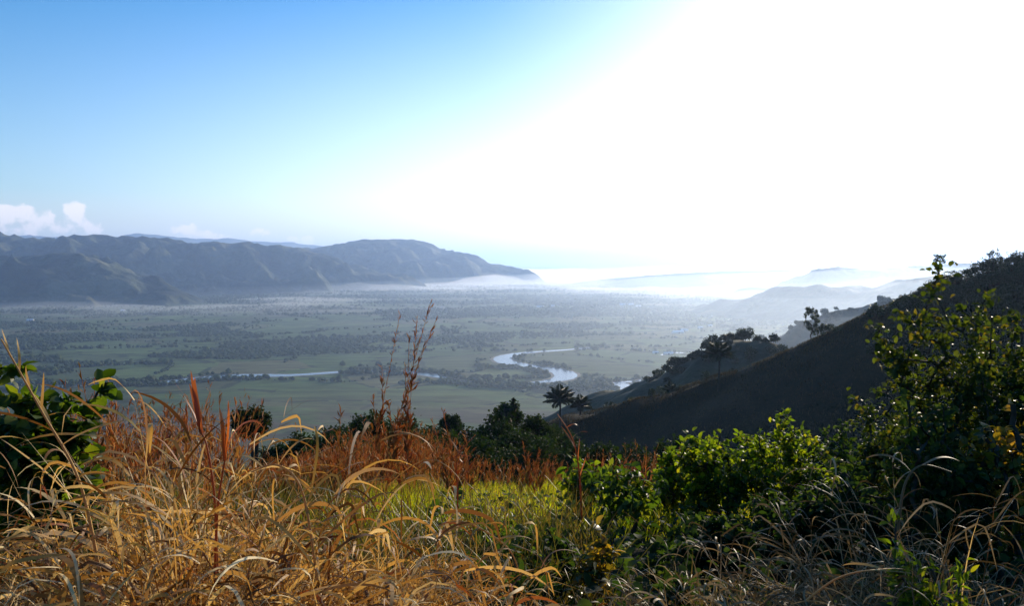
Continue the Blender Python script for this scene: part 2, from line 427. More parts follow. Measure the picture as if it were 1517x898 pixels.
# ------------------------------------------------------------------ valley floor, one sheet to the horizon
M_val, nt, out = new_mat('valley_fields')
tc = N(nt, 'ShaderNodeTexCoord')
mp = N(nt, 'ShaderNodeMapping', Scale=(1.0, .75, 1.0), Rotation=(0, 0, .35)); nt.links.new(tc.outputs['Object'], mp.inputs['Vector'])
wn = N(nt, 'ShaderNodeTexNoise', Scale=.004, Detail=3.0); nt.links.new(mp.outputs[0], wn.inputs['Vector'])
wv = nt.nodes.new('ShaderNodeVectorMath'); wv.operation = 'MULTIPLY_ADD'
nt.links.new(wn.outputs['Color'], wv.inputs[0]); wv.inputs[1].default_value = (90, 90, 0); nt.links.new(mp.outputs[0], wv.inputs[2])
vo = N(nt, 'ShaderNodeTexVoronoi', Scale=.0052); ve = N(nt, 'ShaderNodeTexVoronoi', Scale=.0052); ve.feature = 'DISTANCE_TO_EDGE'; nt.links.new(wv.outputs[0], ve.inputs['Vector']); nt.links.new(wv.outputs[0], vo.inputs['Vector'])
sp = N(nt, 'ShaderNodeSeparateColor'); nt.links.new(vo.outputs['Color'], sp.inputs[0])
big = N(nt, 'ShaderNodeTexNoise', Scale=.0011, Detail=4.0, Roughness=.55); nt.links.new(tc.outputs['Object'], big.inputs['Vector'])
c = ramp(nt, sp.outputs[0], [(0, (.050, .088, .020)), (.35, (.075, .120, .028)), (.55, (.11, .155, .036)), (.75, (.14, .115, .05)), (1, (.048, .072, .020))])
c2 = ramp(nt, big.outputs['Fac'], [(.36, (.030, .046, .020)), (.46, (.058, .090, .032)), (.56, (.082, .112, .042)), (.68, (.090, .085, .045))])
c = mixc(nt, .42, c, c2)
hd = N(nt, 'ShaderNodeMapRange'); nt.links.new(ve.outputs['Distance'], hd.inputs[0]); hd.inputs[1].default_value = .022; hd.inputs[2].default_value = .05; hd.inputs[3].default_value = 1.0; hd.inputs[4].default_value = 0.0
hn = N(nt, 'ShaderNodeTexNoise', Scale=.012, Detail=3.0); nt.links.new(tc.outputs['Object'], hn.inputs['Vector'])
c = mixc(nt, math_n(nt, 'MULTIPLY', hd.outputs[0], math_n(nt, 'GREATER_THAN', hn.outputs['Fac'], .5)), c, (.026, .042, .016))
# ploughed and fallow ground on the near side of the river
sy = N(nt, 'ShaderNodeSeparateXYZ'); nt.links.new(tc.outputs['Object'], sy.inputs[0])
nr = N(nt, 'ShaderNodeMapRange', interpolation_type='SMOOTHSTEP'); nt.links.new(sy.outputs['Y'], nr.inputs[0]); nr.inputs[1].default_value = 1750; nr.inputs[2].default_value = 1250
mp3 = N(nt, 'ShaderNodeMapping', Scale=(.35, 1.0, 1.0), Rotation=(0, 0, .12)); nt.links.new(wv.outputs[0], mp3.inputs['Vector'])
fn = N(nt, 'ShaderNodeTexNoise', Scale=.0075, Detail=5.0, Roughness=.6); nt.links.new(mp3.outputs[0], fn.inputs['Vector'])
ff = N(nt, 'ShaderNodeMapRange', interpolation_type='SMOOTHSTEP'); nt.links.new(fn.outputs['Fac'], ff.inputs[0]); ff.inputs[1].default_value = .42; ff.inputs[2].default_value = .56
c = mixc(nt, math_n(nt, 'MULTIPLY', nr.outputs[0], ff.outputs[0]), c, (.105, .082, .046))
fi = N(nt, 'ShaderNodeTexNoise', Scale=.02, Detail=6.0, Roughness=.7)
mp2 = N(nt, 'ShaderNodeMapping', Scale=(.35, 1.0, 1.0), Rotation=(0, 0, -.15)); nt.links.new(tc.outputs['Object'], mp2.inputs['Vector']); nt.links.new(mp2.outputs[0], fi.inputs['Vector'])
fv = N(nt, 'ShaderNodeMapRange'); nt.links.new(fi.outputs['Fac'], fv.inputs[0]); fv.inputs[1].default_value = .3; fv.inputs[2].default_value = .7; fv.inputs[3].default_value = .45; fv.inputs[4].default_value = 1.5
c = mixc(nt, 1.0, c, fv.outputs[0], 'MULTIPLY')
b = N(nt, 'ShaderNodeBsdfPrincipled', Roughness=1.0); b.inputs['Specular IOR Level'].default_value = 0.05
nt.links.new(c, b.inputs['Base Color'])
bp = N(nt, 'ShaderNodeBump', Strength=1.0, Distance=2.0); nt.links.new(fi.outputs['Fac'], bp.inputs['Height']); nt.links.new(bp.outputs[0], b.inputs['Normal'])
nt.links.new(b.outputs[0], out.inputs['Surface'])
rv = np.concatenate([[0], np.geomspace(400, 93000, 60)]); av = np.linspace(0, 2 * pi, 120, endpoint=False)
V = np.stack([rv[:, None] * np.sin(av), rv[:, None] * np.cos(av), np.full((len(rv), len(av)), VZ)], -1).reshape(-1, 3)
tag(link('valley_floor', mesh_data('valley_floor', V, [(grid_faces(len(rv), len(av), True), 0)], M_val, False)), kind='structure')

# ------------------------------------------------------------------ hills and mountains: height fields built up from crest lines
M_mtn = rough_mat('mountain_forest', [(.34, (.012, .022, .010)), (.47, (.026, .040, .015)), (.55, (.050, .062, .024)), (.63, (.11, .105, .05))], .0032, 9, bump=40, bscale=.012)
M_hillf = rough_mat('hill_scrub', [(.32, (.018, .026, .012)), (.52, (.034, .042, .018)), (.7, (.07, .062, .03))], .03, 8, bump=1.2, bscale=.3)
HF = []
def highland(name, crest, slope, res, amp, nscale, mat, seed, spur=.5, foot=VZ, soft=60):
    C = np.array([at(*p) for p in crest])
    hmax = C[:, 2].max() - VZ
    wdt = hmax / slope * 1.25 + 100
    x0, y0 = C[:, 0].min() - wdt, C[:, 1].min() - wdt; x1, y1 = C[:, 0].max() + wdt, C[:, 1].max() + wdt
    gx = np.arange(x0, x1, res); gy = np.arange(y0, y1, res)
    X, Y = np.meshgrid(gx, gy, indexing='ij')
    wx = X + amp * 1.5 * fbm(X / nscale * 1.3, Y / nscale * 1.3, seed + 70, 3); wy = Y + amp * 1.5 * fbm(X / nscale * 1.3, Y / nscale * 1.3, seed + 90, 3)
    d, cz = seg_crest(wx, wy, C)
    n = ridged(X / nscale, Y / nscale, seed, 5)
    H0 = np.maximum(cz - VZ, 1)
    u = np.clip((np.sqrt(d * d + soft * soft) - soft) * slope / H0, 0, 1.6)       # 0 crest .. 1 foot
    prof = 1 - u
    wgt = np.clip(u * 3.0, 0.13, 1) * np.clip((1.45 - u) * 2.2, 0, 1)
    Z = VZ + H0 * (prof + spur * wgt * (n - .62)) + amp * .10 * fbm(X / nscale * 5, Y / nscale * 5, seed + 7, 3)
    Z = np.maximum(Z, VZ - 30)
    V = np.stack([X, Y, Z], -1).reshape(-1, 3)
    F = grid_faces(len(gx), len(gy))
    keep = (Z.reshape(-1)[F] > VZ - 29.9).any(1)
    F = F[keep]
    us = np.unique(F); mp_ = np.full(len(V), -1); mp_[us] = np.arange(len(us))
    o = link(name, mesh_data(name, V[us], [(mp_[F], 0)], mat)); tag(o, kind='structure')
    HF.append((x0, y0, res, Z))
    return lambda x, y: Z[np.clip(((np.asarray(x) - x0) / res).round().astype(int), 0, len(gx) - 1), np.clip(((np.asarray(y) - y0) / res).round().astype(int), 0, len(gy) - 1)]
def any_high(x, y):
    h = np.full(np.shape(x), VZ)
    for x0, y0, res, Z in HF:
        i = ((x - x0) / res).round().astype(int); j = ((y - y0) / res).round().astype(int)
        ok = (i >= 0) & (j >= 0) & (i < Z.shape[0]) & (j < Z.shape[1])
        v = np.full(np.shape(x), VZ); v[ok] = Z[i[ok], j[ok]]
        h = np.maximum(h, v)
    return h
mA = highland('mountain', [(-420, 380, 6000), (-150, 388, 5700), (-30, 380, 5500), (60, 378, 5500), (112, 372, 5500), (150, 388, 5400), (195, 414, 5300), (260, 434, 5200)], .42, 26, 120, 480, M_mtn, 11, .62)
mB = highland('mountain', [(-600, 340, 8200), (-250, 342, 8000), (-60, 345, 7800), (0, 346, 7700), (50, 353, 7600), (80, 355, 7600), (120, 349, 7600), (175, 351, 7600), (220, 354, 7700), (300, 360, 7800), (365, 361, 7900), (420, 366, 8000), (462, 374, 8100), (510, 390, 8200), (560, 405, 8200)], .36, 30, 160, 560, M_mtn, 23, .62)
mC = highland('mountain', [(380, 398, 11200), (440, 380, 11000), (475, 367, 10900), (510, 357, 10800), (545, 354, 10700), (590, 354, 10700), (622, 357, 10700), (650, 363, 10700), (668, 370, 10700), (694, 378, 10700), (718, 387, 10700), (741, 397, 10700)], .36, 40, 160, 950, M_mtn, 37, .6)
mD = highland('mountain', [(-300, 340, 21000), (120, 352, 20000), (215, 347, 20000), (300, 352, 20000), (360, 356, 20500), (450, 362, 21000), (520, 370, 21000)], .3, 110, 300, 2200, M_mtn, 51, .3)
hN = highland('hill', [(800, 640, 640), (870, 605, 560), (920, 580, 510), (965, 566, 475), (1010, 547, 450), (1050, 530, 430), (1090, 510, 420), (1130, 508, 415), (1180, 522, 410), (1240, 530, 400), (1400, 520, 390)], .50, 4, 14, 90, M_hillf, 61, .16, soft=12)
hM = highland('hill', [(1140, 500, 1560), (1155, 482, 1540), (1172, 473, 1520), (1200, 468, 1500), (1260, 460, 1480), (1320, 450, 1450), (1420, 428, 1400), (1700, 400, 1350)], .56, 12, 40, 300, M_hillf, 71, .3, soft=30)
hF = highland('hill', [(1130, 436, 4150), (1165, 426, 4100), (1210, 422, 4000), (1280, 427, 3900), (1360, 414, 3800), (1480, 400, 3700), (1700, 385, 3600)], .30, 24, 110, 520, M_mtn, 83, .4)
hG = highland('hill', [(1140, 425, 6300), (1175, 412, 6300), (1205, 401, 6300), (1240, 396, 6300), (1275, 402, 6400), (1300, 398, 6400), (1340, 395, 6400), (1400, 392, 6400), (1480, 388, 6400), (1600, 376, 6400), (1900, 360, 6300)], .36, 34, 120, 700, M_mtn, 91, .4)
hH = highland('hill', [(930, 411, 9500), (1000, 405, 9500), (1060, 402, 9600), (1120, 401, 9700), (1200, 399, 9800), (1300, 396, 9800)], .12, 50, 60, 800, M_mtn, 97, .3)

# low morning mist: a bank of varying thickness lying on the valley floor
gx = np.arange(-9000, 9001, 110.0); gy = np.concatenate([np.arange(2600, 12000, 110.0), np.arange(12000, 22001, 200.0)])
X, Y = np.meshgrid(gx, gy, indexing='ij')
def bank(th, z0, mat, label):
    edge = np.minimum(np.minimum(X - gx[0], gx[-1] - X), np.minimum(Y - gy[0], gy[-1] - Y)); th = th * np.clip(edge / 300, 0, 1)
    inside = th > 0.01
    top = np.where(inside, th, 0) + z0 + .5
    bot = np.full_like(top, z0)
    n = X.size
    V = np.concatenate([np.stack([X, Y, top], -1).reshape(-1, 3), np.stack([X, Y, bot], -1).reshape(-1, 3)])
    F = grid_faces(len(gx), len(gy))
    cell = inside.reshape(-1)[F].any(1)
    Ft = F[cell][:, [0, 3, 2, 1]]
    # close the rim between the two sheets
    E = {}
    for q in Ft:
        for k in range(4):
            e = (int(q[k]), int(q[(k + 1) % 4])); r_ = (e[1], e[0])
            if r_ in E: del E[r_]
            else: E[e] = 1
    rim = np.array([(a + n, b + n, b, a) for a, b in E])
    allF = np.concatenate([Ft, Ft[:, ::-1] + n, rim]); us = np.unique(allF); mp_ = np.full(2 * n, -1); mp_[us] = np.arange(len(us))
    o = link('mist', mesh_data('mist', V[us], [(mp_[allF], 0)], mat)); tag(o, label, 'mist', kind='stuff')
th = np.zeros_like(X)
for px, py, rx, ry, t in MIST:
    p = on_valley(px, py); th = th + t * np.exp(-(((X - p[0]) / rx) ** 2 + ((Y - p[1]) / ry) ** 2))
nn = fbm(X / 900, Y / 1500, 5, 5)
th = th * np.clip(.75 + 1.1 * nn, 0.05, 2)
th = 150 * np.tanh(np.clip(th - 5, 0, None) / 150)
bank(th, VZ + 1.0, air_mat('mist_air', MIST_D, (.97, .98, 1.0), .5), 'low white mist lying over the far fields')
gx = np.arange(-15000, 15001, 250.0); gy = np.concatenate([np.arange(420, 1500, 60.0), np.arange(1500, 24000, 250.0)])
X, Y = np.meshgrid(gx, gy, indexing='ij')
sm = np.clip((Y - 480) / 600, 0, 1); sm = sm * sm * (3 - 2 * sm)
th = sm * np.interp(X / Y, [-.45, -.2, .02, .18, .3, .6], [50, 70, 110, 165, 182, 190]) * (1 + .32 * fbm(X / 1500, Y / 1900, 15, 4))
th = np.clip(th, 3 * sm, None)
bank(th, VZ + .7, air_mat('valley_air', LAYER_D, LAYER_C, LAYER_G), 'thin bluish mist filling the valley below the hilltops')
# ------------------------------------------------------------------ valley trees
M_tree_far = []
for i, st in enumerate(([(0, (.024, .040, .014)), (.5, (.036, .056, .018)), (1, (.052, .070, .024))], [(0, (.036, .058, .018)), (1, (.070, .095, .030))])):
    M_tree_far.append(rough_mat('far_foliage', [(p * .4 + .3, c) for p, c in st], .35, 4, rough=.9, spec=.1, bump=.8, bscale=1.2))
def ico(sub=1):
    import bmesh
    bm = bmesh.new(); bmesh.ops.create_icosphere(bm, subdivisions=sub, radius=1.0)
    V = np.array([v.co[:] for v in bm.verts]); F = np.array([[v.index for v in f.verts] for f in bm.faces]); bm.free(); return V, F
IV1, IF1 = ico(2)
def far_crown(seed, tall=1.0):
    """a lumpy crown of several masses over a short trunk, unit radius"""
    r = np.random.default_rng(seed); mb = MB()
    k = r.integers(3, 6)
    for i in range(k):
        a = r.uniform(0, 6.28); q = r.uniform(.15, .5) if i else 0
        c = np.array((cos(a) * q, sin(a) * q, tall * r.uniform(.75, 1.35)))
        V = IV1 * (1 + .30 * perlin(IV1[:, 0] * 2 + i * 7 + seed, IV1[:, 1] * 2 + IV1[:, 2] * 1.7, seed) + .16 * perlin(IV1[:, 0] * 5 + seed, IV1[:, 1] * 5 + IV1[:, 2] * 4, seed + 5))[:, None]
        s = r.uniform(.42, .72) * (1 if i else 1.15)
        mb.add(V * (s, s, s * r.uniform(.7, 1.0)) + c, IF1)
    tube(mb, [(0, 0, -.15), (.02, 0, .4), (0, .03, .9)], [.10, .08, .05], 5)
    return mb
FAR = [far_crown(s, t) for s, t in ((1, 1.), (2, 1.1), (3, .8), (4, 1.3), (5, .9), (6, 1.0), (7, .7), (8, 1.5))]
FAR_D = [m.data('valley_tree', M_tree_far[k % 2], True) for k, m in enumerate(FAR)]

r_ = np.random.default_rng(21)
def in_view(x, y): return np.abs(x) < y * .66 + 60
# candidate places: denser in woods, along the banks and in hedge lines
nC = 190000
yy = 1150 * np.exp(r_.uniform(0, 1, nC) * math.log(9500 / 1150)); yy = 1150 + (yy - 1150) * 1.0
xx = r_.uniform(-1, 1, nC) * (yy * .66 + 80)
dens = fbm(xx / 900 + 3, yy / 650, 31, 4)
wood = np.clip((dens - .22) * 7, 0, 1)
line = np.exp(-(np.abs(fbm(xx / 1100 + 9, yy / 480, 77, 2)) / .035) ** 2) * .55
line2 = np.exp(-(np.abs(fbm(xx / 500 + 19, yy / 520, 87, 2)) / .022) ** 2) * .5
rd = river_dist(xx, yy)
bank = np.exp(-(np.clip(rd - 6, 0, None) / 34) ** 2) * .72 * np.clip(.45 + 1.6 * perlin(xx / 260, yy / 200, 8), 0.08, 1)
def zone(px0, py0, rx, ry, s):
    c = on_valley(px0, py0); return s * np.exp(-(((xx - c[0]) / rx) ** 2 + ((yy - c[1]) / ry) ** 2))
zn = (zone(90, 500, 650, 480, .9) + zone(230, 486, 500, 250, .6) + zone(430, 522, 260, 60, .6) + zone(520, 518, 220, 60, .9) + zone(345, 528, 250, 70, .7) + zone(690, 505, 260, 120, .7) + zone(660, 540, 130, 60, .9)
      + zone(760, 545, 110, 45, .6) + zone(900, 500, 260, 160, .9) + zone(850, 520, 180, 50, .7) + zone(1000, 455, 1500, 1000, 1.0) + zone(1050, 485, 300, 250, .5) + zone(750, 585, 60, 40, .8) + zone(860, 460, 900, 400, .6))  # widest zone: woods added to stand in for the hills' shadow over the valley
far_w = np.clip((yy - 3800) / 3000, 0, .5)
clear = np.clip(1 - zone(480, 480, 420, 260, .9) - zone(330, 590, 700, 200, .95) - zone(600, 605, 330, 160, .95) - zone(750, 610, 250, 130, .8) - zone(120, 560, 300, 90, .6) - zone(420, 575, 300, 80, .7) - zone(980, 545, 250, 130, .8) - zone(920, 548, 200, 90, .8) - zone(480, 540, 350, 60, .6), 0.02, 1)
p = np.clip((wood * .55 + line + line2 + zn * np.clip(dens * 2.2 + .5, 0, 1) + far_w * np.clip(dens * 3 + .6, 0, 1)) * clear + bank + .0006, 0, 1)
p = np.clip((p - .20) / .2, 0, 1); p = p * p * (3 - 2 * p)
keep = (r_.uniform(0, 1, nC) < p * .9) & (rd > 7)
gh = any_high(xx, yy); keep &= gh < VZ + 1
bx, by, brd = xx[keep], yy[keep], rd[keep]
nT = len(bx)
bs = (1.7 + 4.6 * r_.uniform(0, 1, nT) ** 1.6) * np.where(r_.uniform(0, 1, nT) < .12, 1.45, 1) * (1 + np.clip((by - 3500) / 6000, 0, 1) * .8)
order = np.argsort(by); bx, by, bs, brd = bx[order], by[order], bs[order], brd[order]
# hidden behind the near slope and the right-hand spur? then it is not one of the 300
sky_px = np.array([-50, 0, 200, 400, 560, 700, 850, 1000, 1100, 1300]); sky_py = np.array([560, 560, 640, 655, 630, 635, 600, 545, 500, 440])
ppx = CX + bx / by * FPX; ppy = HOR + 250 / by * FPX
vis = (ppy < np.interp(ppx, sky_px, sky_py)) & (ppx > -30) & (ppx < 1330)
ids = np.nonzero(vis)[0][:290]; single = np.zeros(nT, bool); single[ids] = True
for i in ids:
    near_w = brd[i] < 70
    o = link('valley_tree', FAR_D[i % 8], None, (bx[i], by[i], VZ))
    o.scale = (bs[i], bs[i], bs[i] * r_.uniform(.85, 1.2)); o.rotation_euler = (0, 0, r_.uniform(0, 6.28))
    if near_w: tag(o, 'small dark tree on the bank of the winding river in the valley', 'tree', 'trees on the river banks')
    else: tag(o, 'small dark tree out on the valley fields, hazy with distance', 'tree', 'trees scattered over the valley fields')
mbs = [MB(), MB()]
IV0, IF0 = ico(1)
rest = np.nonzero(~single & ((ppx > -250) & (ppx < 1750)))[0]
for v in range(16):
    sel = rest[v::16]
    seed = 100 + v
    T = IV0 * (1 + .45 * perlin(IV0[:, 0] * 1.7 + seed, IV0[:, 1] * 1.7 + IV0[:, 2] * 1.3, seed))[:, None] * (1, 1, .8) + (0, 0, .75)
    T2 = IV0 * (.62, .62, .6) + (.55 * cos(v), .55 * sin(v), .6)
    for TT in (T, T2):
        Vv = np.stack([bx[sel], by[sel], np.full(len(sel), VZ)], -1)[:, None, :] + bs[sel][:, None, None] * TT[None]
        Ff = IF0[None] + (np.arange(len(sel)) * len(TT))[:, None, None]
        mbs[v % 2].add(Vv.reshape(-1, 3), Ff.reshape(-1, 3))
mb = MB(); mb.V = mbs[0].V + mbs[1].V; off = mbs[0].n
mb.F = [(F, 0) for F, m in mbs[0].F] + [(F + off, 1) for F, m in mbs[1].F]; mb.n = off + mbs[1].n
wo_ = link('far_woods', mb.data('far_woods', M_tree_far, True))
tag(wo_, 'dark woods and hedgerows stretching over the far valley floor', 'woods', kind='stuff')

# ------------------------------------------------------------------ sheds with bright roofs on the plain
M_roof = N
M_roof, nt, out = new_mat('sheet_metal_roof')
b = N(nt, 'ShaderNodeBsdfPrincipled', Roughness=.6, Metallic=.55); b.inputs['Base Color'].default_value = (.92, .91, .88, 1)
nt.links.new(b.outputs[0], out.inputs['Surface'])
M_wall = rough_mat('plaster', [(.4, (.55, .53, .5)), (.6, (.68, .66, .62))], .4)
M_dark = rough_mat('shed_opening', [(.4, (.03, .03, .03)), (.6, (.05, .05, .05))], .4)
def shed(px, py, L, Wd, H, rot, label):
    c = on_valley(px, py)
    root = empty('farm_shed', c, label, 'shed', 'bright roofed sheds in the valley'); root.rotation_euler = (0, 0, rot)
    mb = MB(); x, y = L / 2, Wd / 2
    V = [(-x, -y, -.3), (x, -y, -.3), (x, y, -.3), (-x, y, -.3), (-x, -y, H), (x, -y, H), (x, y, H), (-x, y, H), (-x, 0, H + Wd * .2), (x, 0, H + Wd * .2)]
    mb.V = [np.array(V, float)]; mb.n = 10
    mb.F = [(np.array([(0, 1, 5, 4), (2, 3, 7, 6)]), 0), (np.array([(1, 2, 6, 9, 5), (3, 0, 4, 8, 7)]), 0)]
    link('wall', mb.data('wall', M_wall, False), root)
    x2, y2, e = x + .8, y + .9, Wd * .2
    mb = MB()
    for s in (-1, 1):
        P = [(-x2, 0, H + e + .12), (x2, 0, H + e + .12), (x2, s * y2, H - .2), (-x2, s * y2, H - .2)]
        P += [(a, b_, c_ + .15) for a, b_, c_ in P]
        mb.add(P, [(0, 1, 2, 3), (4, 7, 6, 5), (0, 4, 5, 1), (1, 5, 6, 2), (2, 6, 7, 3), (3, 7, 4, 0)])
    link('roof', mb.data('roof', M_roof, False), root)
    mb = MB(); mb.add([(-2.2, -y - .05, 0), (2.2, -y - .05, 0), (2.2, -y - .05, H * .75), (-2.2, -y - .05, H * .75)], [(0, 1, 2, 3)])
    link('door', mb.data('door', M_dark, False), root)
for a in ((928, 453, 85, 30, 7, .1, 'longest bright shed, a white streak in the dark woods across the valley'),
          (946, 455, 30, 22, 6, -.2, 'small bright shed at the right end of the long white shed'),
          (800, 456, 40, 22, 6, .2, 'low bright shed on the sunny edge of the far woods'),
          (819, 454.5, 22, 20, 6, 0, 'tiny bright shed right of the low shed on the woods edge'),
          (1004, 494, 42, 20, 6, .35, 'white farm shed beside fields right of the river, left one of a cluster'),
          (1014, 491, 26, 16, 6, -.3, 'white farm shed touching the right side of a shed by the fields'),
          (1037, 487, 18, 12, 5, .3, 'small white shed standing alone right of the field shed cluster'),
          (1052, 484, 15, 12, 5, .1, 'pale small shed at the right end of the valley hamlet'),
          (971, 524, 16, 10, 4, .1, 'white hut on the meadow left of the water strip'),
          (990, 525, 26, 10, 4, .15, 'white roofed hut on the meadow beside the water strip'),
          (1083, 476, 24, 14, 6, .5, 'slanting bright shed near the wooded foothill'),
          (45, 475.5, 26, 14, 5, .2, 'white house at the foot of the dark mountain, under the wood edge'),
          (182, 461, 20, 14, 5, 0, 'lone white house in the mist below the forested mountain')):
    shed(*a)
# ------------------------------------------------------------------ plants with real branching: skeleton + leaves
def skeleton(targets, root, trunk, r, up_bias=.5):
    """join target points to the nearest lower node, so limbs fork like a tree's; returns node list, parents"""
    P = [np.array(root, float)]; par = [-1]
    for q in trunk: P.append(np.array(q, float)); par.append(len(P) - 2)
    nt_ = len(P)
    T = sorted(targets, key=lambda t: np.linalg.norm(t - P[-1]) if len(trunk) else t[2])
    tips = []
    for t in T:
        A = np.array(P); d = np.linalg.norm(A - t, axis=1) + np.clip(A[:, 2] - t[2], 0, None) * 1.5
        if len(trunk) and nt_ > 2: d[:nt_ // 2] += 1e3
        i = int(np.argmin(d)); a = P[i]; seg = t - a; L = np.linalg.norm(seg)
        m1 = a + seg * .5 + np.array((0, 0, up_bias * .12 * L)) + r.normal(0, .07 * L, 3)
        P.append(m1); par.append(i); P.append(t); par.append(len(P) - 2); tips.append(len(P) - 1)
    return np.array(P), np.array(par), tips
def limbs(mb, P, par, r0, pw=.45, sides=5, rmin=.004, m=0):
    n = len(P); cnt = np.zeros(n)
    child = np.zeros(n, bool); child[par[par >= 0]] = True
    for i in range(n - 1, -1, -1):
        if not child[i]: cnt[i] = max(cnt[i], 1)
        if par[i] >= 0: cnt[par[i]] += cnt[i]
    rad = np.maximum(r0 * (cnt / cnt[0]) ** pw, rmin)
    done = np.zeros(n, bool); kids = {}
    for i in range(1, n): kids.setdefault(par[i], []).append(i)
    stack = [(0, None)]
    while stack:
        s, prev = stack.pop()
        chain = [s]; k = s
        while k in kids:
            ks = sorted(kids[k], key=lambda j: -cnt[j])
            for j in ks[1:]: stack.append((j, k))
            k = ks[0]; chain.append(k)
        pts = [P[prev]] + [P[c] for c in chain] if prev is not None else [P[c] for c in chain]
        rr_ = [min(rad[prev], rad[chain[0]] * 1.2)] + [rad[c] for c in chain] if prev is not None else [rad[c] for c in chain]
        if len(pts) > 1: tube(mb, pts, rr_, sides, m)
    return rad
def crown_points(n, centre, radii, r, lumps=0, shell=.55, seed=0, low=-.6):
    out_ = []
    while len(out_) < n:
        v = r.normal(0, 1, 3); v /= np.linalg.norm(v)
        if v[2] < low: continue
        q = r.uniform(shell, 1) ** .8 * (1 + .28 * float(perlin(v[0] * 1.8 + seed, v[1] * 1.8 + v[2] * 2.1, seed)))
        out_.append(np.array(centre) + v * q * np.array(radii))
    return out_
def leaf_cloud(mb, P, par, tips, r, per, size, spread, W=.9, tmpl=LEAF, droop=.2, m=0):
    tp = P[tips]; bd = norm(tp - P[par[tips]])
    k = len(tp) * per
    idx = np.repeat(np.arange(len(tp)), per)
    back = r.uniform(0, 1, k)[:, None]
    base = tp[idx] - (tp - P[par[tips]])[idx] * back * .9 + r.normal(0, spread, (k, 3))
    D = norm(bd[idx] * .6 + r.normal(0, .75, (k, 3)) + np.array((0, 0, -droop)))
    Nn = norm(np.array((0, 0, 1.0)) + r.normal(0, .55, (k, 3)))
    leaves(mb, base, D, Nn, size * r.uniform(.6, 1.2, k), W, tmpl, m)

M_bark = rough_mat('bark', [(.35, (.035, .026, .018)), (.65, (.085, .065, .045))], 6.0, bump=.02)
M_gully = leafy('dark_foliage', [(0, (.016, .028, .008)), (.5, (.028, .044, .012)), (1, (.046, .058, .018))], trans=.25, tint=(1.2, 1.4, .5), spec=.1, rough=.7)
M_ridgef = leafy('ridge_foliage', [(0, (.015, .025, .008)), (.6, (.027, .040, .012)), (1, (.044, .052, .018))], trans=.22, tint=(1.2, 1.3, .5), spec=.25)

def tree(px_, Yd, top, width, label, name='tree', cat='tree', group=None, mat=None, n=70, per=34, leaf=.22, seed=0, ground=None, sink=.15, low=.45, flat=1.0, trunk_r=None, ntr=3, stretch=(1, 1)):
    """top = photo row of the crown's top, width in photo pixels"""
    r = np.random.default_rng(seed + 1000)
    tp = at(px_, top, Yd); x, y = tp[0], Yd
    z0 = (hz(x, y) if ground is None else ground) - sink
    H = tp[2] - z0; Rw = width / FPX * Yd / 2
    root = empty(name, (x, y, z0), label, cat, group)
    ch = min(H * (1 - low * .5), Rw * 1.5 * flat); cz_ = H - ch * .55
    pts = crown_points(n, (0, 0, cz_), (Rw * stretch[0], Rw, ch * .55), r, seed=seed)
    tk = [(r.normal(0, .03) * H * t, r.normal(0, .03) * H * t, (cz_ - ch * .15) * t) for t in np.linspace(.3, 1, ntr)]
    P, par, tips = skeleton(pts, (0, 0, 0), tk, r)
    mb = MB(); limbs(mb, P, par, trunk_r or max(.05, H * .022), sides=5, rmin=.012)
    link('trunk', mb.data('trunk', M_bark), root)
    mb = MB(); leaf_cloud(mb, P, par, tips, r, per, leaf, Rw * .11, tmpl=LEAF_SMALL)
    link('crown', mb.data('crown', mat or M_gully, False), root)
    return root

# trees whose tops stand up out of the gully below the grass
GL = 'dark tree rising from the gully beyond the red grass'
for i, (px, Y, top, wd, lab) in enumerate((
        (372, 62, 603, 52, 'lone small dark tree standing before the valley, between the dry grass and the gully thicket'),
        (415, 58, 668, 50, None), (455, 60, 648, 60, None), (505, 62, 626, 74, 'round dark tree with the tallest crown behind the plumes of red grass'), (548, 60, 618, 60, None), (600, 64, 628, 70, None),
        (650, 66, 641, 60, None), (592, 85, 640, 40, None), (700, 68, 638, 60, None), (752, 72, 606, 30, None), (757, 70, 588, 20, 'spindly dark tree with the highest top of the thicket, left of the two palms'), (738, 66, 625, 60, None),
        (790, 74, 626, 46, None), (668, 88, 622, 24, None), (575, 88, 648, 50, None), (640, 52, 668, 80, None), (720, 54, 660, 90, None), (790, 56, 660, 80, None), (850, 54, 662, 80, 'broad bright-edged shrub in the gully behind the bent dry stalk'),
        (890, 50, 668, 70, None), (1000, 48, 655, 56, 'round leafy tree top above the bushes, right of the gully thicket'), (540, 50, 660, 90, None), (460, 48, 680, 70, None), (830, 78, 640, 50, None), (500, 54, 648, 80, None), (610, 56, 650, 90, None), (680, 58, 652, 80, None), (440, 62, 662, 60, None), (930, 56, 668, 80, None), (760, 60, 646, 70, None), (820, 60, 655, 80, None))):
    tree(px, Y, top - (7 if i and not lab else 0), wd * (1.3 if i else 1), lab or GL, group=None if lab else 'trees in the gully', seed=i, n=90 if lab is None else (18 if 'spindly' in lab else 75), per=44 if wd > 20 else 24, leaf=.26, low=.3 if wd > 20 else .75, flat=1.3 if wd > 20 else 2.0, ntr=3 if wd > 20 else 6)
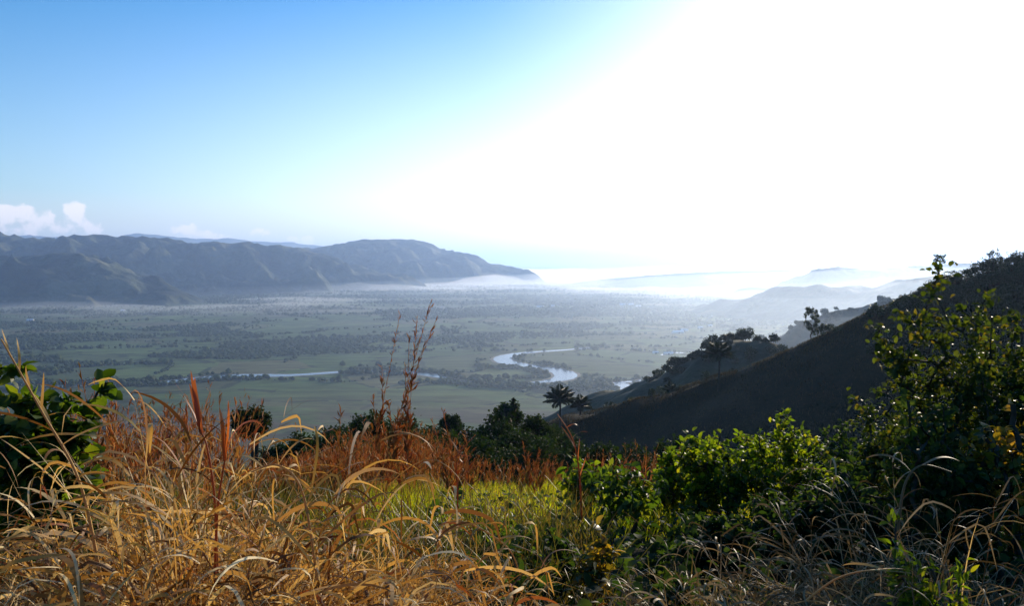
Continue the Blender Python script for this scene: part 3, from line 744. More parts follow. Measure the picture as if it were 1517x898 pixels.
# a scruffy fringe of shrubs along the skyline of the spur
RL = 'dark shrub on the wooded top of the shaded hillside'
r = np.random.default_rng(5)
k = 0
for i in range(46):
    px = 1352 + (i % 23) * 9.5 + r.uniform(-4, 4); back = i // 23
    c = np.interp(px, [1340, 1350, 1385, 1420, 1455, 1517, 1580], [446, 440, 412, 398, 384, 372, 362]) + (back * 16 if back else 0) + r.uniform(0, 7)
    Y = np.interp(px, [1350, 1517, 1600], [206, 204, 204]) - back * 9
    tree(px, Y, c, r.uniform(20, 34), RL, name='shrub', cat='shrub', group='shrubs on the hilltop', mat=M_ridgef, n=32, per=26, leaf=.36, seed=100 + i, low=.2, flat=1.4, sink=.4)
for px, top, wd, lab in ((1392, 376, 22, 'wispy small tree sticking out of the hilltop shrubs against the white sky'), (1472, 369, 30, 'bushy small tree on the hilltop skyline near the highest point'), (1505, 368, 30, 'round treetop at the very crest of the wooded hill')):
    tree(px, 206 if px < 1450 else 204, top, wd, lab, mat=M_ridgef, n=26, per=24, leaf=.34, seed=int(px), low=.5, ntr=4)
# low shrubs breaking the grassy skyline further down
for i, (px, Y, top, wd) in enumerate(((982, 230, 571, 24), (1006, 228, 572, 20), (938, 234, 588, 18), (905, 236, 596, 20), (1045, 223, 550, 14), (966, 231, 577, 12))):
    tree(px, Y, top, wd, 'little dark bush on the crest of the shaded spur', name='shrub', cat='shrub', group='small bushes on the spur crest', mat=M_ridgef, n=18, per=24, leaf=.4, seed=300 + i, low=.1, sink=.3)
# slim pair and its shrub on the crest
tree(1202, 212, 452, 22, 'slim tall tree with tiered branches on the crest of the dark spur', mat=M_ridgef, n=34, per=30, leaf=.42, seed=401, low=0.0, flat=2.6, ntr=6, trunk_r=.16)
tree(1212, 213, 470, 18, 'thinner tree grown close behind the slim tiered tree', mat=M_ridgef, n=22, per=26, leaf=.4, seed=402, low=0.1, flat=2.2, ntr=5, trunk_r=.12)
tree(1229, 210, 481, 34, 'low spreading tree right of the slim tiered tree', mat=M_ridgef, n=34, per=28, leaf=.42, seed=403, low=.3, ntr=4)

# palms: ringed trunk and arching pinnate fronds
M_palm = leafy('palm_frond', [(0, (.022, .034, .012)), (1, (.045, .055, .02))], trans=.2, tint=(1.3, 1.3, .5))
def palm(px, Y, top, spanpx, label, seed, base_py=None, nf=26):
    r = np.random.default_rng(seed); tp = at(px, top, Y); z0 = hz(tp[0], Y) - .2; H = tp[2] - z0; S = spanpx / FPX * Y / 2
    root = empty('palm_tree', (tp[0], Y, z0), label, 'palm tree', 'palms on the spur')
    hb = max(.6, H - S * .75)
    zz = np.linspace(0, hb, 14); mb = MB()
    tube(mb, np.column_stack([.04 * zz * r.normal(0, .5), .03 * zz, zz]), .26 + .03 * (np.arange(14) % 2) + .14 * (1 - zz / hb) ** 3, 8)
    link('trunk', mb.data('trunk', M_bark), root)
    hb_pt = np.array((.04 * hb * 0, .03 * hb, hb))
    for k in range(nf):
        mb = MB(); a = k * 2.4 + r.uniform(-.2, .2); th0 = .10 + 1.4 * (k / nf) ** .85; L = S * r.uniform(1.15, 1.4)
        n = 14; t = np.linspace(0, 1, n); th = th0 + (.75 + .3 * r.uniform()) * t ** 1.6
        d = np.stack([np.sin(th) * sin(a), np.sin(th) * cos(a), np.cos(th)], -1)
        C = hb_pt + np.concatenate([[np.zeros(3)], np.cumsum(d[:-1] * L / (n - 1), 0)])
        tube(mb, C, .045 * (1 - t) + .008, 4)
        s = np.array((cos(a), -sin(a), 0.0))
        tt = np.repeat(np.linspace(.14, .98, 30), 2); sg = np.tile((-1, 1), 30)
        Pb = np.stack([np.interp(tt, t, C[:, j]) for j in range(3)], -1); Db = norm(np.stack([np.interp(tt, t, d[:, j]) for j in range(3)], -1))
        Dl = norm(sg[:, None] * s * .85 + Db * .65 + np.array((0, 0, -.25)) + r.normal(0, .1, (60, 3)))
        leaves(mb, Pb, Dl, np.tile((0, 0, 1.0), (60, 1)), L * .32 * np.sin(np.clip(tt * 2.6 + .35, 0, pi)) + .12, .22, LEAF_SMALL)
        link('frond', mb.data('frond', M_palm, False), root)
palm(1066, 214, 513, 40, 'stout palm with an upright crown, alone on the crest of the spur', 1)
palm(830, 232, 580, 40, 'palm with a fan of arching fronds at the low end of the spur', 2)
palm(860, 236, 592, 32, 'smaller palm half hidden behind the spur, right of the fan palm', 3, nf=20)
palm(994, 226, 571, 22, 'tiny young palm among bushes on the spur crest', 4, nf=14)

# trees on the two hills behind
def hill_tree(hfun, px, Y, top, wd, label, group, seed, n=30, per=26, leaf=.6, **k):
    p = at(px, top, Y); g = float(hfun(p[0], Y))
    tree(px, Y, top, wd, label, group=group, mat=M_ridgef, n=n, per=per, leaf=leaf, seed=seed, ground=g, sink=.5, **k)
def crest_on(hfun, px, Y0, Y1):
    best = None
    for Y in np.arange(Y0, Y1, 6.0):
        x = (px - CX) / FPX * Y; z = float(hfun(x, Y)); py = HOR - z / Y * FPX
        if best is None or py < best[0]: best = (py, Y)
    return best
for i, (px, up, wd, lab) in enumerate(((1105, 20, 30, 'round-headed tree on top of the hazy hill behind the spur'), (1056, 17, 24, None), (1046, 11, 16, None), (1034, 5, 14, None), (1072, 8, 14, None), (1088, 9, 13, None), (1000, 8, 22, None), (988, 9, 18, None), (1012, 8, 18, None), (1122, 6, 10, None), (1024, 10, 15, None), (1134, 5, 9, None), (1096, 8, 13, None), (975, 7, 16, None), (960, 5, 14, None))):
    py, Y = crest_on(hN, px, 380, 520)
    hill_tree(hN, px, Y, py - up, wd, lab or 'dark tree on the crest of the hazy hill behind the spur', None if lab else 'trees on the hill behind the spur', 500 + i, n=36, per=34, leaf=.8, low=.15, flat=1.3)
rh = np.random.default_rng(8)
base3 = []
for v in range(5):
    r = np.random.default_rng(600 + v); pts = crown_points(26, (0, 0, 3.6), (3.2, 3.2, 2.6), r, seed=v)
    P, par, tips = skeleton(pts, (0, 0, 0), [(0, 0, 1.0), (0, .1, 2.0)], r); mb = MB(); limbs(mb, P, par, .2, rmin=.03)
    mb2 = MB(); leaf_cloud(mb2, P, par, tips, r, 22, 1.3, .5, tmpl=LEAF_SMALL)
    base3.append((mb.data('trunk', M_bark), mb2.data('crown', M_ridgef, False)))
def put_tree(x, y, z, s, v, label, group):
    kind = 'bush' if 'bush' in label else 'tree'; o = empty(kind, (x, y, z), label, kind, group); o.scale = (s, s, s); o.rotation_euler = (0, 0, rh.uniform(0, 6.28))
    link('trunk', base3[v][0], o); link('crown', base3[v][1], o)
for i in range(130):
    px = rh.uniform(1125, 1345); b3 = crest_on(hM, px, 1200, 1850)
    Y = b3[1] - abs(rh.normal(0, 1)) * 110; x = (px - CX) / FPX * Y
    put_tree(x, Y, float(hM(x, Y)) - .6, rh.uniform(.9, 2.0), i % 5, 'dark tree on the wooded ridge below the misty far hills', 'trees on the wooded ridge')
for i in range(60):
    px = rh.uniform(960, 1190); b3 = crest_on(hN, px, 380, 520); Y = b3[1] - rh.uniform(0, 1) ** 1.3 * 60; x = (px - CX) / FPX * Y
    put_tree(x, Y, float(hN(x, Y)) - .4, rh.uniform(.35, .8), i % 5, 'low bush on the slope of the hazy hill behind the spur', 'bushes on the hill behind the spur')

# short dead grass over the spur
M_spurg = leafy('spur_grass', [(0, (.016, .018, .005)), (.5, (.038, .032, .010)), (1, (.085, .058, .02))], trans=.35, tint=(1.4, 1.25, .6), rough=.6, spec=.2)
r = np.random.default_rng(77); mb = MB()
n = 110000
t = r.uniform(0, 1, n); ci = np.interp(t, [0, 1], [1, 13]); k0 = np.floor(ci).astype(int); fr = (ci - k0)[:, None]
Pc = CREST[k0] * (1 - fr) + CREST[np.minimum(k0 + 1, 14)] * fr
off = np.where(r.uniform(0, 1, n) < .8, -1, .3) * np.where(r.uniform(0, 1, n) < .5, r.exponential(6, n), r.uniform(0, 75, n))
Pc[:, 0] += off * .58; Pc[:, 1] += off * .82
kp = (fbm(Pc[:, 0] / 9, Pc[:, 1] / 9, 44, 3) > -.05) | (r.uniform(0, 1, n) < .2); Pc = Pc[kp]; n = len(Pc)
Pc[:, 2] = hill_h(Pc[:, 0], Pc[:, 1]) - .05
blades(mb, Pc, r.uniform(0, 6.28, n), r.uniform(0, .6, n), r.uniform(.35, .9, n), r.uniform(.06, .14, n), r.uniform(0, .8, n), K=2, r=r)
tag(link('grass', mb.data('grass', M_spurg, False)), 'thin dry grass over the crest of the shaded spur', 'grass', kind='stuff')

r = np.random.default_rng(91)
for i in range(120):
    t = r.uniform(0, 1); px = 1290 + 280 * t ** .7; Y = np.interp(px, [1290, 1570], [206, 200]) - r.uniform(3, 60) * (.35 + .65 * t)
    x = (px - CX) / FPX * Y; put_tree(x, Y, hz(x, Y) - .3, r.uniform(.22, .66), i % 5, 'low dark bush growing on the shaded face of the spur', 'bushes on the spur face')
# ------------------------------------------------------------------ grasses and shrubs close to the camera
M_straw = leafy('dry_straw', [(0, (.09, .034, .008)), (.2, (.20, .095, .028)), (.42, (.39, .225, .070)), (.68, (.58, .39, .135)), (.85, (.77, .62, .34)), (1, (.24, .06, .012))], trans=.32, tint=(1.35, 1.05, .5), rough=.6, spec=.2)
M_straw_grey = leafy('shaded_straw', [(0, (.06, .040, .016)), (.4, (.15, .105, .050)), (.8, (.27, .20, .105)), (1, (.38, .30, .18))], trans=.25, tint=(1.15, 1.0, .7), rough=.6, spec=.25)  # greyer, dimmer copy of the dry straw; the clumps' shade is in its colour
M_rust = leafy('rust_blade', [(0, (.22, .06, .015)), (.5, (.34, .11, .03)), (1, (.42, .19, .06))], trans=.45, tint=(1.3, .95, .5), rough=.45, spec=.4)
M_plume = leafy('red_plume', [(0, (.17, .075, .026)), (.4, (.38, .16, .048)), (.75, (.47, .25, .085)), (1, (.22, .18, .05))], trans=.45, tint=(1.3, 1.0, .6), rough=.6, spec=.2)
M_green = leafy('meadow_grass', [(0, (.085, .105, .008)), (.4, (.155, .18, .012)), (.75, (.21, .21, .018)), (1, (.29, .22, .03))], trans=.66, tint=(2.1, 2.0, .4), rough=.6, spec=.12, patch=.7)
M_olive = leafy('olive_grass', [(0, (.045, .055, .012)), (.5, (.10, .09, .022)), (1, (.20, .12, .035))], trans=.45, tint=(1.4, 1.3, .5), rough=.5, spec=.3)
M_broad = leafy('glossy_leaf', [(0, (.022, .042, .007)), (.5, (.040, .070, .010)), (.85, (.070, .100, .014)), (1, (.12, .12, .016))], trans=.5, tint=(2.3, 2.3, .5), rough=.5, spec=.25)
M_vine = leafy('vine_leaf', [(0, (.020, .034, .008)), (.5, (.036, .056, .011)), (.85, (.062, .080, .015)), (1, (.13, .10, .018))], trans=.45, tint=(2.1, 1.95, .5), rough=.55, spec=.25)
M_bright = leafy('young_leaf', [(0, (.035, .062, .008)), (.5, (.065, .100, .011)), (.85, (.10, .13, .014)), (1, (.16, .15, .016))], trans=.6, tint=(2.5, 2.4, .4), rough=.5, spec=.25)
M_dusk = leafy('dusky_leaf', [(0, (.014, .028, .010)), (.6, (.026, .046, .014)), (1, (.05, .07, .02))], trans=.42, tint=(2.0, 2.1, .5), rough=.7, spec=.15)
M_yellow = leafy('yellow_leaf', [(0, (.05, .07, .012)), (.5, (.16, .13, .02)), (1, (.38, .24, .03))], trans=.5, tint=(1.5, 1.3, .4), rough=.4, spec=.4)

def gpt(px, Y, dz=0.0):
    x = (px - CX) / FPX * Y
    return np.array((x, Y, hz(x, Y) + dz))

def tussock(px, Y, H, Rb, label, mats, seed, culms=46, lean=(0, 0), basal=260, name='dry_grass_clump', group=None, lw=(.005, .0155), flop=1.2):
    """a grass clump: leaning stalks that carry long dry leaves, over a mound of arching basal leaves"""
    r = np.random.default_rng(seed); p = gpt(px, Y, -.03)
    root = empty(name, p, label, 'grass clump', group)
    mb = MB(); n = culms
    a = r.uniform(0, 6.28, n); q = Rb * np.sqrt(r.uniform(0, 1, n))
    B = np.stack([q * np.sin(a), q * np.cos(a), np.zeros(n)], -1)
    az = a + r.normal(0, .5, n)
    th0 = r.uniform(.02, .45, n); Lc = H * r.uniform(.55, 1.12, n)
    lx, ly = lean
    vx = np.sin(th0) * np.sin(az) + lx; vy = np.sin(th0) * np.cos(az) + ly
    az = np.arctan2(vx, vy); th0 = np.clip(np.hypot(vx, vy), 0, 1.2)
    C, d = blades(mb, B, az, th0, Lc, np.full(n, .006), r.uniform(.1, .75, n), K=8, power=1.6, r=r, wob=.15)
    link('stalk', mb.data('stalk', mats[0], True), root)
    mb = MB(); per = 9
    t = np.tile(np.linspace(.18, 1.0, per), n) + r.normal(0, .03, n * per); t = np.clip(t, .1, 1); ci = np.repeat(np.arange(n), per)
    kk = t * 8; k0 = np.minimum(np.floor(kk).astype(int), 7); f = (kk - k0)[:, None]
    Pl = C[ci, k0] * (1 - f) + C[ci, k0 + 1] * f
    dl = d[ci, k0]; caz = np.arctan2(dl[:, 0], dl[:, 1]); cth = np.arccos(np.clip(dl[:, 2], -1, 1))
    m = n * per
    laz = caz + np.where(r.uniform(0, 1, m) < .5, 1, -1) * r.uniform(.2, 1.5, m); lth = np.clip(cth + r.uniform(.05, .7, m), .05, 1.7)
    kink = (r.uniform(.35, .8, m), np.where(r.uniform(0, 1, m) < .6, r.uniform(.3, 1.7, m), 0))
    L = H * r.uniform(.14, .46, m)
    blades(mb, Pl, laz, lth, L, r.uniform(*lw, m) * np.where(r.uniform(0, 1, m) < .10, 1.3, 1), r.uniform(.4, 1.9, m) * flop, K=8, kink=kink, twist=1.0, r=r)
    nb = basal
    a = r.uniform(0, 6.28, nb); q = Rb * 1.15 * np.sqrt(r.uniform(0, 1, nb))
    B = np.stack([q * np.sin(a), q * np.cos(a), r.uniform(0, .25, nb) * H], -1)
    kink = (r.uniform(.3, .8, nb), np.where(r.uniform(0, 1, nb) < .6, r.uniform(.4, 1.7, nb), 0))
    baz = a + r.normal(0, .9, nb); vx = .5 * np.sin(baz) + lx; vy = .5 * np.cos(baz) + ly
    blades(mb, B, np.arctan2(vx, vy), r.uniform(.1, 1.0, nb), H * r.uniform(.25, .85, nb), r.uniform(lw[0] * .7, lw[1] * .85, nb) * np.where(r.uniform(0, 1, nb) < .08, 1.3, 1), r.uniform(.4, 1.9, nb) * flop, K=9, kink=kink, twist=.9, r=r, wob=.4)
    link('foliage', mb.data('foliage', mats[1], True), root)
    return root
G = (M_straw, M_straw)
tussock(318, 3.15, 1.16, .26, 'biggest golden dry grass clump, crowned by two rusty upright tufts', G, 1, 60, lean=(.02, -.05), basal=520)
tussock(190, 3.0, .98, .28, 'golden dry grass clump before the leafy shrub, spilling its leaves to both sides', G, 2, 52, lean=(-.12, -.05), basal=520)
tussock(55, 2.75, .86, .26, 'straw coloured dry grass clump below the big leaved shrub at the picture edge', G, 3, 44, lean=(-.1, -.05), basal=460)
tussock(445, 2.95, .92, .25, 'golden dry grass clump leaning over towards the red grass', G, 4, 46, lean=(.28, 0), basal=460)
tussock(575, 2.9, .66, .24, 'low brown grass clump at the near edge of the green meadow', G, 5, 40, lean=(.25, -.05), basal=340)
tussock(690, 2.85, .55, .22, 'small collapsed brown grass clump beside the dark weeds', G, 6, 30, lean=(.12, -.05), basal=280)
tussock(300, 2.25, .62, .26, 'tangled mat of dry grass at the feet of the biggest golden clump', G, 7, 36, basal=520)
tussock(90, 2.2, .60, .26, 'tangled dry grass mound lowest at the corner, under the straw clump', G, 8, 36, basal=520)
tussock(520, 2.2, .50, .26, 'matted dry grass lying in front of the low brown clump', G, 9, 30, basal=460)
tussock(255, 4.1, 1.1, .25, 'slender dry grass clump standing behind the golden clumps, by the lone gully tree', G, 10, 34, lean=(-.05, 0), basal=200)
LWG = (.0035, .0095)
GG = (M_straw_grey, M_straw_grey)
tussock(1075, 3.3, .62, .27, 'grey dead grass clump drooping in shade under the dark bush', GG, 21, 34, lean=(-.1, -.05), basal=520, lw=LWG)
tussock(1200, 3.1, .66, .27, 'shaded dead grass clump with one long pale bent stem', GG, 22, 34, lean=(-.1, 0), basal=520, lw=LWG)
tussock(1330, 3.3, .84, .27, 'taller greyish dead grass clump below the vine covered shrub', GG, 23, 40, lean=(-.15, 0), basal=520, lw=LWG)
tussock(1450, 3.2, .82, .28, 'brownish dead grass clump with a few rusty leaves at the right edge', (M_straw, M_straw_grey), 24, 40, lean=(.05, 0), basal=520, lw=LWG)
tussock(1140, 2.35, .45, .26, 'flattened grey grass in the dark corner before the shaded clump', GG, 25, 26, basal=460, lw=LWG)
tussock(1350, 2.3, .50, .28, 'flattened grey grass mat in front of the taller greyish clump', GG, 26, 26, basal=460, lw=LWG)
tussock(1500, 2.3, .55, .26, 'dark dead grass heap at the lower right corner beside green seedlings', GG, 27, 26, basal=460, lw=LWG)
tussock(940, 3.0, .42, .26, 'thin dead grass clump among the dark weeds below the sapling', GG, 28, 24, basal=460, lw=LWG)

# ---- single dry stems
def dry_stem(pts, Y, label, mat, leaves_=(), seed=0, r0=.006, name='dry_weed', cat='dry weed'):
    r = np.random.default_rng(seed)
    P = smooth_path([at(px, py, Y + dy) for px, py, dy in pts], 8); o = P[0].copy()
    root = empty(name, o, label, cat)
    mb = MB(); tube(mb, P - o, np.linspace(r0, r0 * .4, len(P)), 6); link('stalk', mb.data('stalk', mat), root)
    for t, az, th, L, W, bend in leaves_:
        i = int(t * (len(P) - 1)); mb = MB()
        blades(mb, (P[i] - o)[None], np.array([az]), np.array([th]), np.array([L]), np.array([W]), np.array([bend]), K=12, twist=.3, r=r)
        link('leaf', mb.data('leaf', mat), root)
    return root
dry_stem([(150, 860, 0), (118, 715, 0), (62, 610, 0), (2, 503, 0)], 2.75, 'thick straw stalk with a seed head, leaning out past the big leaved shrub', M_straw,
         [(.62, -.9, .75, .16, .012, .2), (.7, -.6, .5, .14, .010, -.1), (.78, -.9, .8, .13, .010, .3), (.85, -.5, .45, .12, .009, 0), (.9, -1.2, .7, .10, .009, .1), (.95, -.8, .55, .09, .008, 0), (.5, 1.2, .9, .22, .012, .8)], 31, .006)
dry_stem([(322, 860, 0), (318, 740, 0), (306, 660, 0), (296, 640, 0)], 3.0, 'rusty upright tuft of folded leaves on the biggest golden clump, its left tuft', M_rust,
         [(.85, -.9, .38, .22, .020, -.05), (.9, -.9, .30, .19, .017, .1), (.95, -1.0, .45, .17, .015, .15), (1, 1.0, .12, .16, .014, .3), (.75, -1.1, .5, .24, .015, .3), (.8, 1.3, .4, .2, .012, 1.2), (.98, -.8, .25, .23, .016, 0)], 32)
dry_stem([(318, 870, 0), (322, 760, 0), (330, 700, 0), (334, 680, 0)], 2.95, 'rusty upright tuft with a drooping pale leaf on the biggest golden clump, its right tuft', M_rust,
         [(.8, .9, .1, .24, .024, .05), (.9, -.5, .12, .20, .018, .1), (1, 1.4, .18, .26, .016, 1.9), (.7, 1.3, .35, .22, .016, .4), (1, .8, .06, .21, .014, 0)], 33)
dry_stem([(862, 770, 0), (858, 700, 0), (848, 650, 0), (826, 614, 0)], 5.4, 'bent dry stalk with shrivelled leaves sticking up against the gully trees', M_rust,
         [(.45, .3, .1, .16, .016, .3), (.55, -1, .5, .20, .014, .6), (.7, 1.2, .6, .12, .014, 1.5), (.8, 1, .9, .1, .012, 1.6), (.3, .8, .3, .14, .014, .2)], 34, .007)
dry_stem([(676, 800, 0), (678, 740, 0), (676, 690, 0), (680, 672, 0), (704, 645, 0)], 5.0, 'thin red-brown stem with a small forked leaf, before the dark gully thicket', M_rust,
         [(.75, -1.2, .5, .10, .012, .2), (.72, 1.4, 1.5, .09, .010, .3), (.7, .4, 2.2, .08, .012, .1), (.9, 1.2, .9, .08, .008, .3)], 35, .005)
dry_stem([(470, 860, 0), (448, 730, 0), (412, 690, 0), (372, 700, 0)], 2.9, 'pale dry stem arching over in front of the red grass', M_straw, [(.7, 1.2, .5, .2, .012, 1.8), (.85, -1.2, 1, .15, .012, 1.2), (.5, 1.1, .8, .25, .012, 1.2)], 36)
dry_stem([(640, 880, 0), (655, 790, 0), (690, 775, 0), (750, 810, 0), (770, 850, 0)], 3.4, 'brown dry leaf stem bowing down over the meadow edge', M_straw, [(.3, 1, .6, .2, .014, 1.4), (.5, -.8, 1, .14, .012, 1), (.7, 1.3, 1.2, .15, .012, 1)], 37)
dry_stem([(1195, 890, 0), (1240, 858, 0), (1290, 846, 0), (1350, 850, 0)], 2.7, 'long pale bent stem lying across the shaded dead grass', M_straw, [(.6, 1.2, 1.4, .2, .014, .6), (.8, -1, 1.3, .15, .012, .9)], 38, .004)
dry_stem([(1330, 790, 0), (1340, 720, 0), (1365, 690, 0), (1410, 700, 0)], 3.2, 'pale arching stem over the taller greyish grass clump', M_straw_grey, [(.7, 1.4, 1.2, .18, .014, .8), (.5, -1.2, .7, .2, .012, 1.4)], 39)

# ---- plume grass
def plumes(mbs, mbp, P, H, r, frac=.42, nbr=10, lean=.2, width=.005, br=.11, sp=.009, wind=0.0):
    n = len(P); az = r.uniform(0, 6.28, n); th = np.abs(r.normal(0, lean, n)); bend = np.abs(r.normal(.2, .2, n))
    vx = np.sin(th) * np.sin(az) + wind; vy = np.sin(th) * np.cos(az); az = np.arctan2(vx, vy); th = np.hypot(vx, vy)
    C, d = blades(mbs, P, az, th, H, np.full(n, width), bend, K=6, r=r, wob=.1)
    m = n * nbr; t = np.clip(1 - frac * r.uniform(0, 1, m) ** 1.1, 0, .999); ci = np.repeat(np.arange(n), nbr)
    kk = t * 6; k0 = np.minimum(np.floor(kk).astype(int), 5); f = (kk - k0)[:, None]
    B = C[ci, k0] * (1 - f) + C[ci, k0 + 1] * f; dl = d[ci, k0]
    Db = norm(dl + r.normal(0, .34, (m, 3))); Lb = br * r.uniform(.5, 1.2, m) * (1.25 - (t - (1 - frac)) / frac * .7)
    leaves(mbp, B, Db, r.normal(0, 1, (m, 3)), Lb, .045, LEAF_SMALL)
    q = 3; qi = np.repeat(np.arange(m), q); u = r.uniform(.35, 1.0, m * q)[:, None]
    S = B[qi] + Db[qi] * Lb[qi][:, None] * u
    leaves(mbp, S, norm(Db[qi] + r.normal(0, .45, (m * q, 3))), r.normal(0, 1, (m * q, 3)), sp * r.uniform(.7, 1.3, m * q), .5, LEAF_SMALL)
r = np.random.default_rng(40)
def scatter(n, px0, px1, Y0, Y1, r, pw=1.0):
    Y = Y0 + (Y1 - Y0) * r.uniform(0, 1, n) ** pw; px = r.uniform(px0, px1, n); x = (px - CX) / FPX * Y
    return px, np.stack([x, Y, hill_h(x, Y) - .02], -1)
def patchy(P, seed, scale=.9, thr=0.0): return perlin(P[:, 0] / scale + 7, P[:, 1] / scale, seed) > thr
mbs, mbp = MB(), MB()
px, P = scatter(3400, 330, 860, 8.5, 15.8, r)
env = np.interp(px, [330, 400, 470, 560, 620, 680, 740, 800, 860], [.5, .62, .78, 1.1, 1.15, .75, .65, .75, .5])
dens = np.interp(px, [330, 430, 650, 700, 860], [.4, 1, 1, .4, .3])
k = (P[:, 1] > np.interp(px, [450, 620, 700], [8, 11, 13.0])) & (r.uniform(0, 1, len(P)) < dens * (.35 + .65 * patchy(P, 3, .8, -.1))); P, env = P[k], env[k]
plumes(mbs, mbp, P, env * r.uniform(.62, 1.12, len(P)), r, wind=.05)
px, P = scatter(420, 40, 340, 5.5, 11, r)
plumes(mbs, mbp, P, r.uniform(.8, 1.35, len(P)), r)
px, P = scatter(60, 860, 1010, 10, 15.5, r); plumes(mbs, mbp, P, r.uniform(.5, .95, len(P)), r)
off = mbs.n
mb = MB(); mb.V = mbs.V + mbp.V; mb.F = mbs.F + [(F + off, m) for F, m in mbp.F]
tag(link('grass', mb.data('grass', M_plume, False)), 'red-brown plumed grass standing along the edge of the slope', 'grass', kind='stuff')

def plume_clump(px, Y, tops, label, seed, bw=.10):
    r = np.random.default_rng(seed); b = gpt(px, Y, -.02); root = empty('plume_grass', b, label, 'grass clump')
    for tx, ty in tops:
        T = at(tx, ty, Y) - b; s = np.array((r.normal(0, bw), r.normal(0, bw), 0)); L = np.linalg.norm(T - s)
        mid = s + (T - s) * .55 + np.array((-.10 * T[0], 0, .03)); C = smooth_path([s, s + (mid - s) * .5, mid, T], 8)
        mb = MB(); tube(mb, C, np.linspace(.0034, .0016, len(C)), 4)
        m = 60; t = 1 - .6 * r.uniform(0, 1, m) ** 1.0; kf = np.clip(t * (len(C) - 1), 0, len(C) - 1.001); i = kf.astype(int)
        B = C[i] + (C[i + 1] - C[i]) * (kf - i)[:, None]; dl = norm(C[i + 1] - C[i]); Db = norm(dl + r.normal(0, .36, (m, 3))); Lb = r.uniform(.05, .15, m) * (1.5 - t)
        leaves(mb, B, Db, r.normal(0, 1, (m, 3)), Lb, .045, LEAF_SMALL)
        qi = np.repeat(np.arange(m), 3); u = r.uniform(.2, 1, len(qi))[:, None]
        leaves(mb, B[qi] + Db[qi] * Lb[qi][:, None] * u, norm(Db[qi] + r.normal(0, .4, (len(qi), 3))), r.normal(0, 1, (len(qi), 3)), .009 * r.uniform(.6, 1.3, len(qi)), .26, LEAF_SMALL)
        link('plume', mb.data('plume', M_plume, False), root)
plume_clump(578, 7.6, [(640, 442), (592, 468), (618, 470), (646, 474), (606, 500), (630, 505), (566, 545), (600, 540), (552, 590), (606, 600), (575, 600)],
            'tallest red plume grass, its thin stems rising in front of the river valley', 41)
plume_clump(495, 8.5, [(505, 604), (480, 640), (470, 662), (520, 640), (500, 655), (535, 648)], 'shorter plume grass with one fine stem, left of the tallest plumes', 42)
plume_clump(680, 8.5, [(656, 610), (690, 640), (640, 622), (665, 650), (700, 668)], 'loose plume grass leaning out right of the tallest plumes', 43)
plume_clump(130, 6.2, [(118, 545), (140, 560), (95, 570), (150, 590), (170, 610)], 'faint reddish plume grass behind the big leaved shrub', 44)
plume_clump(790, 11, [(775, 660), (782, 672), (800, 668), (812, 684), (768, 690), (795, 690), (805, 700)], 'reddish plume grass at the far rim of the green meadow', 45)

# ---- green meadow, low cover
r = np.random.default_rng(50); mb = MB()
px, P = scatter(26000, 420, 1120, 6.5, 16.5, r, .8)
k = r.uniform(0, 1, len(P)) < .55 + .45 * patchy(P, 6, .7, -.1); P = P[k]; n = len(P)
hh = (.75 + .5 * perlin(P[:, 0] * .8, P[:, 1] * .8, 4))
blades(mb, P, r.uniform(0, 6.28, n), np.abs(r.normal(.1, .25, n)), r.uniform(.22, .48, n) * hh, r.uniform(.006, .012, n), r.uniform(.1, 1.3, n), K=4, twist=.3, r=r)
tag(link('grass', mb.data('grass', M_green, False)), 'bright green sunlit grass of the small meadow', 'grass', kind='stuff')
mb = MB()
px, P = scatter(15000, -80, 900, 4.2, 15.5, r); P = P[(px < 520) | (P[:, 1] < 7) | (r.uniform(0, 1, len(px)) < .12)]; n = len(P)
blades(mb, P, r.uniform(0, 6.28, n), np.abs(r.normal(.15, .3, n)), r.uniform(.3, .75, n), r.uniform(.005, .011, n), r.uniform(.1, 1.2, n), K=4, twist=.3, r=r)
px, P = scatter(9000, -120, 1700, 1.7, 4.4, r); n = len(P)
blades(mb, P, r.uniform(0, 6.28, n), np.abs(r.normal(.3, .4, n)), r.uniform(.12, .4, n), r.uniform(.005, .010, n), r.uniform(.2, 1.5, n), K=4, twist=.3, r=r)
tag(link('grass', mb.data('grass', M_olive, False)), 'olive and straw coloured grass between the clumps', 'grass', kind='stuff')
mb = MB()
px, P = scatter(9000, 640, 1750, 2.6, 9.0, r); k = patchy(P, 12, .45, -.15); P = P[k]; n = len(P)
P[:, 2] += r.uniform(0, 1, n) ** 1.5 * .38
leaves(mb, P, r.normal(0, 1, (n, 3)) * (1, 1, .5), norm(np.array((0, 0, 1.)) + r.normal(0, .5, (n, 3))), r.uniform(.035, .085, n), .8)
tag(link('undergrowth', mb.data('undergrowth', M_dusk, True)), 'low leafy weeds covering the shaded ground', 'undergrowth', kind='stuff')

mb = MB()
px, P = scatter(9000, -150, 760, 1.8, 4.3, r); n = len(P); P[:, 2] += r.uniform(0, .22, n)
blades(mb, P, r.uniform(0, 6.28, n), np.abs(r.normal(.5, .5, n)), r.uniform(.2, .55, n), r.uniform(.003, .007, n), r.uniform(.2, 1.9, n), K=5, twist=.6, r=r, kink=(r.uniform(.3, .8, n), np.where(r.uniform(0, 1, n) < .5, r.uniform(.4, 1.6, n), 0)))
tag(link('grass', mb.data('grass', M_straw, False)), 'matted fine dry grass under the golden clumps', 'grass', kind='stuff')
